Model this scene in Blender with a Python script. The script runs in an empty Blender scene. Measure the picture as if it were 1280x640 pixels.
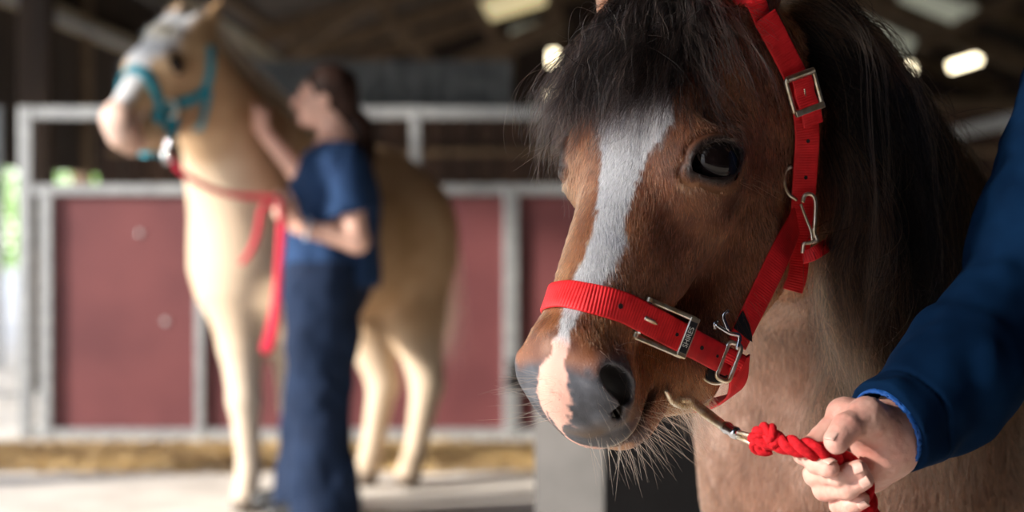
HF_, HC_, N_FUR, N_MANE, N_FORE = 0.0026, 0.012, 330000, 1300, 900
EXPO, SKY_E, SUN_E, SUN_D = 0.0, 2.9, 10.5, (.88, .33, -.36)
import bpy, bmesh, math, random
import numpy as np
from mathutils import Vector, Matrix
from mathutils.bvhtree import BVHTree
random.seed(7)
RNG = np.random.default_rng(11)
SC = bpy.context.scene
COL = SC.collection
F_PX, HOR, CAMH = 2200.0, 260.0, 1.13


def W(px, py, Y):
    """place in the barn (metres) of something seen at px, py and standing Y metres away"""
    return np.array([(px - 640) / F_PX * Y, Y, CAMH + (HOR - py) / F_PX * Y])


# ------------------------------------------------------------------ tagging
def tag(o, label=None, cat=None, group=None, kind=None):
    if label: o['label'] = label
    if cat: o['category'] = cat
    if group: o['group'] = group
    if kind: o['kind'] = kind
    return o


def empty(name, loc=(0, 0, 0), rz=0.0):
    o = bpy.data.objects.new(name, None)
    o.empty_display_size = .1
    COL.objects.link(o); o.location = loc; o.rotation_euler = (0, 0, rz)
    return o


def mesh_obj(name, verts, faces, mat, parent=None, smooth=True, attrs=None):
    """verts in world space when there is no parent, else in world space too (parent inverse applied)"""
    verts = np.asarray(verts, dtype=np.float32)
    me = bpy.data.meshes.new(name)
    if isinstance(faces, np.ndarray) and faces.ndim == 2:
        n, k = faces.shape
        me.vertices.add(len(verts)); me.vertices.foreach_set('co', verts.ravel())
        me.loops.add(n * k); me.loops.foreach_set('vertex_index', faces.astype(np.int32).ravel())
        me.polygons.add(n)
        me.polygons.foreach_set('loop_start', np.arange(0, n * k, k, dtype=np.int32))
        me.update(calc_edges=True)
        me.validate()
    else:
        me.from_pydata([tuple(v) for v in verts], [], [tuple(int(i) for i in f) for f in faces])
        me.update()
    if smooth:
        me.polygons.foreach_set('use_smooth', np.ones(len(me.polygons), dtype=bool))
    if attrs:
        for k, a in attrs.items():
            a = np.asarray(a, dtype=np.float32)
            if a.ndim == 1:
                at = me.attributes.new(k, 'FLOAT', 'POINT'); at.data.foreach_set('value', a)
            else:
                at = me.attributes.new(k, 'FLOAT_COLOR', 'POINT')
                b = np.ones((len(a), 4), np.float32); b[:, :3] = a; at.data.foreach_set('color', b.ravel())
    if mat is not None:
        me.materials.append(mat)
    o = bpy.data.objects.new(name, me)
    COL.objects.link(o)
    if parent is not None:
        o.parent = parent
        o.matrix_parent_inverse = world_of(parent).inverted()
    return o


def world_of(o):
    m = Matrix.Translation(o.location) @ o.rotation_euler.to_matrix().to_4x4() @ Matrix.Diagonal(Vector((*o.scale, 1)))
    if o.parent is not None:
        return world_of(o.parent) @ o.matrix_parent_inverse @ m
    return m


# ------------------------------------------------------------------ implicit modelling
def nrm(v):
    v = np.asarray(v, float); return v / (np.linalg.norm(v) + 1e-12)


def frame(a, b, up=(0, 0, 1)):
    y = nrm(np.subtract(b, a)); x = np.cross(y, up)
    if np.linalg.norm(x) < 1e-4: x = np.cross(y, (1, 0, 0))
    x = nrm(x); z = np.cross(x, y)
    return np.stack([x, y, z])          # rows: side, axis, up


def rcone(P, a, b, r1, r2, ks=1.0, up=(0, 0, 1)):
    """tapered capsule; ks stretches it sideways"""
    a = np.asarray(a, np.float32); b = np.asarray(b, np.float32)
    if ks != 1.0:
        Fm = frame(a, b, up).astype(np.float32)
        q = (P - a) @ Fm.T
        q[:, 0] /= ks
        L = float(np.linalg.norm(b - a))
        t = np.clip(q[:, 1] / L, 0, 1)
        d = np.sqrt(q[:, 0] ** 2 + (q[:, 1] - t * L) ** 2 + q[:, 2] ** 2) - (r1 + (r2 - r1) * t)
        return d * min(1.0, ks) if ks < 1 else d
    ab = b - a; L2 = float(ab @ ab) + 1e-12
    pa = P - a
    t = np.clip(pa @ ab / L2, 0, 1)
    d = pa - t[:, None] * ab
    return np.sqrt((d * d).sum(1)) - (r1 + (r2 - r1) * t)


def ell(P, c, r, R=None):
    q = P - np.asarray(c, np.float32)
    if R is not None: q = q @ np.asarray(R, np.float32).T
    r = np.asarray(r, np.float32)
    k0 = np.sqrt(((q / r) ** 2).sum(1)); k1 = np.sqrt(((q / (r * r)) ** 2).sum(1)) + 1e-9
    return k0 * (k0 - 1) / k1


def rotm(ax, ay, az):
    return np.array(Matrix.Rotation(az, 3, 'Z') @ Matrix.Rotation(ay, 3, 'Y') @ Matrix.Rotation(ax, 3, 'X'))


def smin(a, b, k):
    h = np.maximum(k - np.abs(a - b), 0) / k
    return np.minimum(a, b) - h * h * k * .25


def smax(a, b, k):
    return -smin(-a, -b, k)


def axis_pts(lo, hi, h, fine=None):
    if fine is None:
        return np.arange(lo, hi + h, h)
    a, b, hf = fine
    out = [a - h * i for i in range(int((a - lo) / h) + 1, 0, -1)] if a > lo else []
    out += list(np.arange(a, b, hf))
    x = out[-1] + h
    while x < hi + h:
        out.append(x); x += h
    return np.array(out)


def surface(f, xs, ys, zs, newton=2, B=12):
    """naive surface nets of f<0 on a rectilinear grid, evaluated only near the surface"""
    nx, ny, nz = len(xs), len(ys), len(zs)
    V = np.full((nx, ny, nz), 9.0, np.float32)
    cs, sl = [], []
    for i in range(0, nx, B):
        for j in range(0, ny, B):
            for k in range(0, nz, B):
                i1, j1, k1 = min(i + B, nx - 1), min(j + B, ny - 1), min(k + B, nz - 1)
                lo = np.array([xs[i], ys[j], zs[k]]); hi = np.array([xs[i1], ys[j1], zs[k1]])
                cs.append(np.r_[(lo + hi) / 2, np.linalg.norm(hi - lo) / 2]); sl.append((i, j, k))
    cs = np.array(cs, np.float32)
    d = f(cs[:, :3].copy())
    near = np.abs(d) < cs[:, 3] * 1.25 + .02
    for t, (i, j, k) in enumerate(sl):
        X = xs[i:i + B]; Y = ys[j:j + B]; Z = zs[k:k + B]
        if not near[t]:
            V[i:i + B, j:j + B, k:k + B] = d[t]; continue
    todo = [sl[t] for t in np.nonzero(near)[0]]
    for s in range(0, len(todo), 60):
        pts, idx = [], []
        for (i, j, k) in todo[s:s + 60]:
            X = xs[i:i + B]; Y = ys[j:j + B]; Z = zs[k:k + B]
            g = np.stack(np.meshgrid(X, Y, Z, indexing='ij'), -1).reshape(-1, 3)
            pts.append(g); idx.append((i, j, k, len(X), len(Y), len(Z)))
        v = f(np.concatenate(pts).astype(np.float32)); o = 0
        for (i, j, k, a, b, c) in idx:
            V[i:i + a, j:j + b, k:k + c] = v[o:o + a * b * c].reshape(a, b, c); o += a * b * c
    S = V < 0
    cell = np.zeros((nx - 1, ny - 1, nz - 1), np.int8)
    for dx in (0, 1):
        for dy in (0, 1):
            for dz in (0, 1):
                cell += S[dx:nx - 1 + dx, dy:ny - 1 + dy, dz:nz - 1 + dz]
    act = (cell > 0) & (cell < 8)
    I, J, K = np.nonzero(act)
    vid = np.full(act.shape, -1, np.int64); vid[I, J, K] = np.arange(len(I))
    acc = np.zeros((len(I), 3)); cnt = np.zeros(len(I))
    co = [xs, ys, zs]
    for ax in range(3):
        o = [a for a in range(3) if a != ax]
        for u in (0, 1):
            for w in (0, 1):
                p = [I.copy(), J.copy(), K.copy()]
                p[o[0]] = p[o[0]] + u; p[o[1]] = p[o[1]] + w
                q = [c.copy() for c in p]; q[ax] = q[ax] + 1
                a = V[tuple(p)]; b = V[tuple(q)]
                m = (a < 0) != (b < 0)
                t = np.where(m, a / np.where(m, a - b, 1), 0)
                P = np.stack([co[0][p[0]], co[1][p[1]], co[2][p[2]]], 1)
                Q = np.stack([co[0][q[0]], co[1][q[1]], co[2][q[2]]], 1)
                acc += np.where(m[:, None], P + (Q - P) * t[:, None], 0); cnt += m
    verts = (acc / cnt[:, None])
    faces = []
    for ax in range(3):
        o = [(ax + 1) % 3, (ax + 2) % 3]
        a = np.take(S, range(0, S.shape[ax] - 1), axis=ax); b = np.take(S, range(1, S.shape[ax]), axis=ax)
        e = np.nonzero(a != b); e = [x for x in e]
        ok = (e[o[0]] > 0) & (e[o[1]] > 0) & (e[o[0]] < S.shape[o[0]] - 1) & (e[o[1]] < S.shape[o[1]] - 1)
        e = [x[ok] for x in e]; ins = a[tuple(e)]
        qs = []
        for (u, w) in ((1, 1), (0, 1), (0, 0), (1, 0)):
            c = [x.copy() for x in e]; c[o[0]] -= u; c[o[1]] -= w
            qs.append(vid[tuple(c)])
        q = np.stack(qs, 1)
        q[~ins] = q[~ins][:, ::-1]
        faces.append(q)
    faces = np.concatenate(faces)
    faces = faces[(faces >= 0).all(1)]
    hmin = min(np.diff(xs).min(), np.diff(ys).min(), np.diff(zs).min())
    for _ in range(newton):
        g, d = grad(f, verts, hmin * .4)
        st = d / np.maximum((g * g).sum(1), .05)
        verts = verts - np.clip(st, -hmin, hmin)[:, None] * g
    return verts, faces


def grad(f, P, e=.001):
    P = P.astype(np.float32); d = f(P)
    g = np.stack([(f(P + np.eye(3, dtype=np.float32)[i] * e) - f(P - np.eye(3, dtype=np.float32)[i] * e)) / (2 * e) for i in range(3)], 1)
    return g, d


def sdf_mesh(f, lo, hi, h):
    xs, ys, zs = [np.arange(lo[i], hi[i] + h, h) for i in range(3)]
    return surface(f, xs, ys, zs)


# ------------------------------------------------------------------ noise
def vnoise(P, s, seed=0):
    """cheap smooth value noise in -1..1"""
    Q = np.asarray(P, np.float64) * s + seed * 17.13
    I = np.floor(Q).astype(np.int64); Fq = Q - I; u = Fq * Fq * (3 - 2 * Fq)
    def hsh(a, b, c):
        n = (a * 73856093) ^ (b * 19349663) ^ (c * 83492791) ^ (seed * 2654435)
        n = (n ^ (n >> 13)) * 1274126177 & 0x7fffffff
        return (n % 65536) / 32768.0 - 1
    out = 0
    for dx in (0, 1):
        for dy in (0, 1):
            for dz in (0, 1):
                w = (u[:, 0] if dx else 1 - u[:, 0]) * (u[:, 1] if dy else 1 - u[:, 1]) * (u[:, 2] if dz else 1 - u[:, 2])
                out = out + w * hsh(I[:, 0] + dx, I[:, 1] + dy, I[:, 2] + dz)
    return out


def sstep(a, b, x):
    t = np.clip((x - a) / (b - a), 0, 1); return t * t * (3 - 2 * t)


# ------------------------------------------------------------------ strands
def strands(name, pts, radii, cols, mat, parent=None):
    """pts (n,k,3) world space; radii (n,k); cols (n,3): one hair-curves object"""
    n, k = pts.shape[:2]
    hc = bpy.data.hair_curves.new(name)
    hc.add_curves([k] * n)
    hc.attributes['position'].data.foreach_set('vector', np.ascontiguousarray(pts, np.float32).ravel())
    ra = hc.attributes.get('radius') or hc.attributes.new('radius', 'FLOAT', 'POINT')
    ra.data.foreach_set('value', np.ascontiguousarray(radii, np.float32).ravel())
    ca = hc.attributes.new('tint', 'FLOAT_COLOR', 'CURVE')
    b = np.ones((n, 4), np.float32); b[:, :3] = cols; ca.data.foreach_set('color', b.ravel())
    hc.materials.append(mat)
    o = bpy.data.objects.new(name, hc); COL.objects.link(o)
    if parent is not None:
        o.parent = parent; o.matrix_parent_inverse = world_of(parent).inverted()
    return o


# ------------------------------------------------------------------ plain solids
class MB:
    def __init__(s): s.v, s.f = [], []
    def add(s, v, f):
        n = len(s.v); s.v += [tuple(map(float, p)) for p in v]; s.f += [tuple(i + n for i in q) for q in f]
        return s
    def box(s, c, size, R=None, bev=0.0):
        bm = bmesh.new(); bmesh.ops.create_cube(bm, size=1)
        for v in bm.verts: v.co = Vector([v.co[i] * size[i] for i in range(3)])
        if bev: bmesh.ops.bevel(bm, geom=bm.edges[:], offset=bev, segments=2, affect='EDGES', profile=.5)
        Rm = Matrix(R) if R is not None else Matrix.Identity(3)
        bm.verts.index_update()
        s.add([Rm @ v.co + Vector(c) for v in bm.verts], [[v.index for v in f.verts] for f in bm.faces]); bm.free()
        return s
    def bar(s, a, b, w, h, up=(0, 0, 1), bev=.004):
        Fm = frame(a, b, up); L = np.linalg.norm(np.subtract(b, a))
        return s.box((np.add(a, b)) / 2, (w, L, h), Fm.T.tolist(), bev)
    def tube(s, path, r, n=12, closed=False, cap=True, flat=1.0, up=None):
        path = np.asarray(path, float); m = len(path)
        r = np.full(m, r) if np.isscalar(r) else np.asarray(r)
        T = (np.roll(path, -1, 0) - np.roll(path, 1, 0)) if closed else np.gradient(path, axis=0)
        T /= np.linalg.norm(T, axis=1)[:, None] + 1e-12
        u = np.cross(T[0], up if up is not None else (0, 0, 1))
        if np.linalg.norm(u) < 1e-3: u = np.cross(T[0], (1, 0, 0))
        u = nrm(u); vs = []
        for i in range(m):
            u = nrm(u - T[i] * (u @ T[i])); w = np.cross(T[i], u)
            for k in range(n):
                a = 2 * math.pi * k / n
                vs.append(path[i] + r[i] * (math.cos(a) * u + math.sin(a) * w * flat))
        fs = []
        for i in range(m if closed else m - 1):
            for k in range(n):
                a = i * n + k; b = i * n + (k + 1) % n; j = (i + 1) % m
                fs.append((a, b, j * n + (k + 1) % n, j * n + k))
        if cap and not closed:
            fs.append(tuple(range(n))[::-1]); fs.append(tuple((m - 1) * n + k for k in range(n)))
        return s.add(vs, fs)
    def obj(s, name, mat, parent=None, smooth=True):
        o = mesh_obj(name, s.v, s.f, mat, parent, smooth)
        return o


def spline(P, n, closed=False):
    """Catmull-Rom through P, n samples"""
    P = np.asarray(P, float); m = len(P)
    if closed:
        Q = np.vstack([P[-1], P, P[0], P[1]]); segs = m
    else:
        Q = np.vstack([2 * P[0] - P[1], P, 2 * P[-1] - P[-2]]); segs = m - 1
    t = np.linspace(0, segs, n, endpoint=not closed); i = np.minimum(t.astype(int), segs - 1); u = (t - i)[:, None]
    a, b, c, d = Q[i], Q[i + 1], Q[i + 2], Q[i + 3]
    return .5 * (2 * b + (c - a) * u + (2 * a - 5 * b + 4 * c - d) * u ** 2 + (3 * b - a - 3 * c + d) * u ** 3)


# ------------------------------------------------------------------ materials
def mat(name, col=(.5, .5, .5), rough=.6, metal=0.0, spec=.5, build=None, **kw):
    m = bpy.data.materials.new(name); m.use_nodes = True
    nt = m.node_tree; b = nt.nodes['Principled BSDF']
    b.inputs['Base Color'].default_value = (*col, 1); b.inputs['Roughness'].default_value = rough
    b.inputs['Metallic'].default_value = metal; b.inputs['Specular IOR Level'].default_value = spec
    for k, v in kw.items(): b.inputs[k].default_value = v
    if build: build(nt, b)
    return m


def noise_col(c1, c2, scale=8, detail=4, bump=0.0, lo=.35, hi=.65, stretch=(1, 1, 1), bscale=None, bdist=.002):
    def f(nt, b):
        N = nt.nodes; L = nt.links
        tc = N.new('ShaderNodeTexCoord'); mp = N.new('ShaderNodeMapping'); mp.inputs['Scale'].default_value = stretch
        L.new(tc.outputs['Object'], mp.inputs['Vector'])
        n = N.new('ShaderNodeTexNoise'); n.inputs['Scale'].default_value = scale; n.inputs['Detail'].default_value = detail
        L.new(mp.outputs[0], n.inputs['Vector'])
        r = N.new('ShaderNodeValToRGB'); e = r.color_ramp.elements
        e[0].position = lo; e[1].position = hi; e[0].color = (*c1, 1); e[1].color = (*c2, 1)
        L.new(n.outputs['Fac'], r.inputs[0]); L.new(r.outputs[0], b.inputs['Base Color'])
        if bump:
            n2 = N.new('ShaderNodeTexNoise'); n2.inputs['Scale'].default_value = bscale or scale * 4; n2.inputs['Detail'].default_value = 3
            L.new(mp.outputs[0], n2.inputs['Vector'])
            bp = N.new('ShaderNodeBump'); bp.inputs['Strength'].default_value = bump; bp.inputs['Distance'].default_value = bdist
            L.new(n2.outputs['Fac'], bp.inputs['Height']); L.new(bp.outputs[0], b.inputs['Normal'])
    return f


def attr_col(name='tint', bump=0.0, bscale=300):
    def f(nt, b):
        N = nt.nodes; L = nt.links
        a = N.new('ShaderNodeAttribute'); a.attribute_name = name
        L.new(a.outputs['Color'], b.inputs['Base Color'])
        if bump:
            tc = N.new('ShaderNodeTexCoord'); n2 = N.new('ShaderNodeTexNoise'); n2.inputs['Scale'].default_value = bscale
            L.new(tc.outputs['Object'], n2.inputs['Vector'])
            bp = N.new('ShaderNodeBump'); bp.inputs['Strength'].default_value = bump; bp.inputs['Distance'].default_value = .001
            L.new(n2.outputs['Fac'], bp.inputs['Height']); L.new(bp.outputs[0], b.inputs['Normal'])
    return f
# =================================================================== bay pony
HR = np.array([[0.78542139, -0.38607446, -0.48379722], [-0.61841496, -0.45663341, -0.63956928], [-0.0260034, -0.80151883, 0.59740387]])
HL = np.array([0.15651615, 1.7, 1.30390645])
HS = np.array([.97, .96, 1.20])


def to_head(P): return ((P - HL.astype(np.float32)) @ HR.astype(np.float32)) / HS.astype(np.float32)
def from_head(q): return (np.asarray(q) * HS) @ HR.T + HL


EYE_C = np.array([.0720, .135, -.040]); EYE_R = .0250
EG = nrm([.80, .16, .50])                      # where the eye looks
E1 = nrm([-.41, .747, .356]); E2 = np.cross(EG, E1)
if E2[2] < 0: E2 = -E2


def almond(q):
    """signed opening of the lids, in head space (mirrored x)"""
    p = q - EYE_C.astype(np.float32)
    a = p @ E1.astype(np.float32); b = p @ E2.astype(np.float32); c = p @ EG.astype(np.float32)
    a = a - .002
    t = np.clip(1 - (a / .0285) ** 2, 0, 1)
    top = .0150 * t ** .6; bot = .0145 * t ** .85
    h = np.where(b > 0, top, bot)
    return np.where(np.abs(a) < .0285, np.abs(b) - h, np.sqrt((np.abs(a) - .0285) ** 2 + b * b)), c


def head_sdf(q, detail=True, ext=True):
    q = q.copy(); q0 = q.copy(); sx = q[:, 0].copy()
    if ext: q[:, 1] = np.where(q[:, 1] < .1, .1 + (q[:, 1] - .1) / 1.4, q[:, 1])
    q[:, 0] = np.sqrt(q[:, 0] ** 2 + 1e-6)
    x, y, z = q[:, 0], q[:, 1], q[:, 2]
    d = ell(q, (0, .045, -.078), (.074, .10, .082))
    d = smin(d, ell(q, (0, .115, -.048), (.083, .080, .052)), .03)
    d = smin(d, rcone(q, (0, .12, -.054), (0, .335, -.056), .058, .037, 1.12, (0, 0, 1)), .03)
    d = smin(d, ell(q, (.030, .105, -.118), (.040, .088, .100)), .035)
    d = smin(d, rcone(q, (.030, .14, -.162), (.023, .280, -.153), .049, .036), .03)
    d = smin(d, rcone(q, (.020, .285, -.145), (.010, .35, -.120), .034, .024), .03)
    d = smin(d, ell(q, (.060, .135, -.040), (.036, .046, .034)), .022)
    d = smin(d, rcone(q, (.060, .165, -.078), (.046, .255, -.080), .013, .010), .022)
    d = smin(d, ell(q, (0, .362, -.070), (.048, .046, .050)), .028)
    d = smin(d, ell(np.c_[x + .005 * (sx < 0), q[:, 1:]].astype(np.float32), (.030, .366, -.060), (.024, .026, .030)), .014)
    d = smin(d, ell(q, (0, .380, -.100), (.040, .028, .030)), .02)
    d = smin(d, ell(q, (0, .352, -.136), (.034, .036, .022)), .012)
    # hollow above the eye, chin groove, hollow behind the nostril
    d = smax(d, -ell(q, (.070, .075, -.022), (.018, .026, .012)), .02)
    d = smax(d, -ell(q, (.070, .315, -.095), (.020, .05, .020)), .03)
    for s in (-1, 1):                            # ears
        if ext: b, t = (np.array([.034, -.05, -.038]), np.array([.052, -.175, -.020])) if s > 0 else (np.array([-.072, -.020, -.050]), np.array([-.130, -.105, -.002]))
        else: b, t = (np.array([.048, -.030, -.045]), np.array([.080, -.185, -.020])) if s > 0 else (np.array([-.052, -.030, -.045]), np.array([-.066, -.190, -.020]))
        e = rcone(q0, b, t * .55 + b * .45, .029, .026)
        e = smin(e, rcone(q0, t * .55 + b * .45, t, .026, .004), .01)
        e = smax(e, -rcone(q0, b + [.002 * s, -.01, .020], t * .9 + b * .1 + [0, 0, .014], .020, .008), .006)
        d = smin(d, e, .015)
    if detail:
        al, c = almond(q)
        near = np.exp(-(np.maximum(np.abs(c - .012), 0) / .02) ** 2)
        d = d - .0036 * np.exp(-((al - .002) / .0035) ** 2) * near
        d = d + .0022 * np.exp(-((al - .0095) / .003) ** 2) * near * (z > -.045)
        d = smax(d, -np.maximum(al, -(c + .002)), .003)
        # nostril
        rn = rotm(0, math.radians(-18), math.radians(8))
        nn = ell(q, (.046, .371, -.060), (.0185, .0125, .0225), rn)
        n2 = ell(q, (.037, .386, -.077), (.012, .007, .010))
        nn = smin(nn, n2, .010)
        d = d - .0045 * np.exp(-((nn - .003) / .006) ** 2) * sstep(.02, .035, x)
        d = smax(d, -nn, .005)
        zm = -.122 + .35 * np.clip(y - .37, -.06, .0) * -.3
        d = d + .0090 * np.exp(-((z - zm) / .0034) ** 2) * sstep(.318, .338, y) * sstep(.0, .004, d + .02)
        # veins and hide unevenness
    return d


DB = nrm([-.35, -.94, 0])                # way the pony's body faces
DLt = np.array([-DB[1], DB[0], 0])       # its left
CH = np.array([.437, 2.15, .86])


def pony_sdf(P):
    P = P.astype(np.float32)
    q = to_head(P)
    def body(a, l, z): return tuple(CH - DB * a + DLt * l + np.array([0, 0, z]))
    # neck
    d = rcone(P, (.262, 1.85, 1.205), (.445, 2.22, .93), .082, .180)
    d = smin(d, rcone(P, (.245, 1.83, 1.255), body(.22, 0, .08), .070, .13), .08)
    d = smin(d, ell(P, body(.03, 0, -.02), (.20, .22, .22)), .09)
    d = smin(d, rcone(P, body(.2, 0, -.02), body(.95, 0, .0), .215, .235), .10)
    d = smin(d, ell(P, body(1.05, 0, .02), (.21, .22, .21)), .10)
    for s in (-1, 1):
        d = smin(d, ell(P, body(.02, .10 * s, .0), (.10, .13, .2)), .06)
        d = smin(d, rcone(P, body(.10, .12 * s, -.12), body(.06, .105 * s, -.42), .095, .048), .07)
        d = smin(d, rcone(P, body(.06, .105 * s, -.42), body(.07, .10 * s, -.72), .043, .030), .03)
        d = smin(d, rcone(P, body(.07, .10 * s, -.72), body(.04, .10 * s, -.80), .034, .040), .03)
        d = smin(d, rcone(P, body(1.05, .11 * s, -.05), body(1.08, .12 * s, -.38), .14, .060), .07)
        d = smin(d, rcone(P, body(1.08, .12 * s, -.38), body(1.22, .12 * s, -.50), .055, .040), .03)
        d = smin(d, rcone(P, body(1.22, .12 * s, -.50), body(1.19, .12 * s, -.74), .036, .030), .03)
        d = smin(d, rcone(P, body(1.19, .12 * s, -.74), body(1.15, .12 * s, -.80), .034, .040), .03)
    # jugular groove and breast crease
    d = smax(d, -rcone(P, tuple(CH + DB * .235 + DLt * .0 + np.array([0, 0, -.14])), tuple(CH + DB * .215 + np.array([0, 0, .0])), .018, .008), .05)
    f = np.full(len(P), 9.0, np.float32)
    m = (np.abs(q[:, 0]) < .4) & (q[:, 1] > -.40) & (q[:, 1] < .7) & (np.abs(q[:, 2] + .1) < .42)
    if m.any():
        f[m] = head_sdf(q[m])
    far = ~m
    if far.any():
        f[far] = np.linalg.norm(q[far] - np.array([0, .18, -.09], np.float32), axis=1) - .25
    return smin(d, f, .05)


def build_pony_mesh(hf=.0026, hc=.012):
    xs = axis_pts(-.12, 1.15, hc, (-.10, .34, hf))
    ys = axis_pts(1.28, 3.65, hc, (1.30, 1.86, hf))
    zs = axis_pts(.03, 1.42, hc, (.86, 1.40, hf))
    return surface(pony_sdf, xs, ys, zs)
# ------------------------------------------------------------------ the pony's coat
PV, PF = build_pony_mesh(HF_, HC_)
tris = np.concatenate([PF[:, [0, 1, 2]], PF[:, [0, 2, 3]]])
BVH = BVHTree.FromPolygons([Vector(v) for v in PV], [tuple(int(i) for i in f) for f in PF])


def cast(px, py):
    """where the line of sight through px, py meets the pony's skin"""
    d = Vector(((px - 640) / F_PX, 1, (HOR - py) / F_PX)).normalized()
    h, n, i, t = BVH.ray_cast(Vector((0, 0, CAMH)), d)
    return (np.array(h), np.array(n)) if h is not None else (None, None)


BL = [(782, 840, 110), (765, 843, 130), (748, 840, 150), (750, 826, 175), (751, 806, 200), (748, 797, 225), (747, 786, 250), (743, 781, 275), (734, 784, 300), (731, 777, 320), (721, 766, 340), (708, 746, 362),
      (703, 733, 385), (700, 720, 400), (695, 714, 420), (688, 709, 440), (677, 707, 460), (672, 710, 480), (674, 714, 500), (684, 712, 515), (690, 711, 530), (697, 708, 540)]
_l, _r = [], []
for a, b, y in BL:
    for lst, x in ((_l, a), (_r, b)):
        h, n = cast(x, y)
        if h is not None:
            q = to_head(h[None].astype(np.float32))[0]; lst.append((q[1], q[0]))
_l.sort(); _r.sort()
_l = np.array(_l); _r = np.array(_r)


def ramp3(t, stops):
    t = np.asarray(t); xs_ = [s[0] for s in stops]
    return np.stack([np.interp(t, xs_, [s[1][k] for s in stops]) for k in range(3)], 1)


def mix(a, b, m): return a * (1 - m[:, None]) + np.asarray(b) * m[:, None]


NOS = np.array([.042, .371, -.062])


def coat(P):
    """colour of the pony's coat at P (its own markings, with some shade painted in), and how short the hair is there"""
    q = to_head(P.astype(np.float32)).astype(float)
    x, y, z = q.T; ax = np.abs(x)
    n1 = vnoise(P, 28, 1) + .7 * vnoise(P, 90, 2); n2 = vnoise(P, 9, 3); n3 = vnoise(P, 220, 4)
    t = .48 + .26 * n1 + .26 * n2
    face = ramp3(t, [(0, (.075, .024, .014)), (.40, (.21, .066, .030)), (.75, (.38, .14, .060)), (1, (.56, .26, .13))])
    body = ramp3(t, [(0, (.095, .038, .021)), (.5, (.215, .098, .060)), (1, (.37, .21, .15))])
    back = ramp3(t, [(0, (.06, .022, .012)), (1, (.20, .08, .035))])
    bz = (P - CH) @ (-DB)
    body = mix(body, back, np.maximum(sstep(.05, .30, bz + .25 * (P[:, 2] - .9)), .85 * sstep(.05, .15, (P - CH) @ DLt)))  # dark bay back; shade under the arm is painted onto its left side
    hd = sstep(.30, .22, np.sqrt(x ** 2 + (y - .17) ** 2 * .8 + (z + .08) ** 2)) * (z > -.30)
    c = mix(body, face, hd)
    on = hd > .05
    # warm hair above the nose and over the cheek, darker round the eye and down the cheek
    w = np.exp(-((y - .315) / .035) ** 2) * on
    c = mix(c, (.46, .19, .07), .7 * w * sstep(-.3, .4, n1 + .4))
    eyed = np.linalg.norm((q - EYE_C) * [1, 1, 1], axis=1)
    eyed = np.minimum(eyed, np.linalg.norm((q * [-1, 1, 1] - EYE_C), axis=1))
    qe = q.copy(); qe[:, 0] = ax
    al, ce_ = almond(qe.astype(np.float32)); al = np.where(ce_ > -.02, al, 1)
    c = mix(c, (.12, .045, .022), .45 * sstep(.06, .04, eyed))
    c = mix(c, (.42, .20, .09), .55 * np.exp(-((al - .012) / .004) ** 2) * (((qe - EYE_C) @ E2) < 0))
    c = mix(c, (.014, .010, .010), .93 * sstep(.0095, .0045, al))
    # dark muzzle
    qn = q.copy(); qn[:, 0] = ax
    dn = np.linalg.norm((qn - NOS) * [1, 1, .9], axis=1) + .004 * n1
    mz = np.maximum(sstep(.031, .024, dn), sstep(.372, .386, y + .002 * n1) * (z > -.125))
    mz = np.maximum(mz, .75 * sstep(-.085, -.095, z) * sstep(.355, .368, y))
    mzc = ramp3(.5 + .35 * n1 + .2 * n3, [(0, (.028, .029, .036)), (.6, (.068, .072, .086)), (1, (.13, .13, .145))])
    mzc = mix(mzc, (.095, .062, .042), .75 * sstep(-.070, -.088, z) * sstep(-.6, .5, n1))
    c = c * (1 - (mz * on)[:, None]) + mzc * (mz * on)[:, None]
    c = mix(c, (.20, .12, .06), .5 * sstep(.36, .372, y) * sstep(-.08, -.10, z) * sstep(-.2, .5, n1) * on)
    rim = np.exp(-((z + .1185) / .0045) ** 2) * sstep(.36, .372, y) * on
    c = mix(c, (.78, .66, .46), .85 * rim)
    chin = sstep(-.122, -.130, z) * sstep(.30, .33, y) * (y < .45)
    c = mix(c, (.50, .25, .12), .8 * chin * sstep(-.4, .2, n1))
    c = mix(c, (.02, .015, .015), .9 * np.exp(-((z + .1225) / .0028) ** 2) * sstep(.325, .335, y) * on)  # mouth crease darkened, its shade put into the colour
    ins = ell(qn.astype(np.float32), (.046, .371, -.060), (.0185, .0145, .0225), rotm(0, math.radians(-18), math.radians(8)))
    c = mix(c, (.012, .010, .011), sstep(.001, -.002, ins) * on)  # nostril hollow blackened, depth shade painted in
    # blaze
    jag = .0030 * n3 + .0022 * vnoise(P * [1, 1, .3], 150, 8)
    xl = np.interp(y, _l[:, 0], _l[:, 1]); xr = np.interp(y, _r[:, 0], _r[:, 1])
    m = sstep(-.0012, .0018, x - xl + jag) * sstep(-.0012, .0018, xr - x + jag) * (z > np.where(y < .32, -.075, -.12)) * (y > _l[0, 0] - .03) * (y < _l[-1, 0] + .004)
    m = m * on
    white = mix(np.tile([.72, .72, .75], (len(P), 1)), (.62, .62, .68), sstep(.1, 1, n1))
    pk = sstep(.352, .366, y + .003 * n1)
    white = mix(white, (.66, .37, .30), pk)
    c = mix(c, white, m)
    ln = np.where(on, .0100, .013)
    ln = ln * (1 - .65 * sstep(.33, .37, y) * on) * (1 - .55 * sstep(.050, .030, eyed))
    return np.clip(c, 0, 1), ln, (mz * on, m)


def skin_tint(P):
    c, ln, (mz, m) = coat(P)
    q = to_head(P.astype(np.float32)).astype(float)
    qn = q.copy(); qn[:, 0] = np.abs(q[:, 0])
    bare = np.maximum(mz, (m > .5) * sstep(.352, .366, q[:, 1]))
    return c * (.55 + .45 * bare)[:, None]


M_SKIN = mat('pony_hide', rough=.5, spec=.35, build=attr_col('tint', .35, 700))


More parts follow.
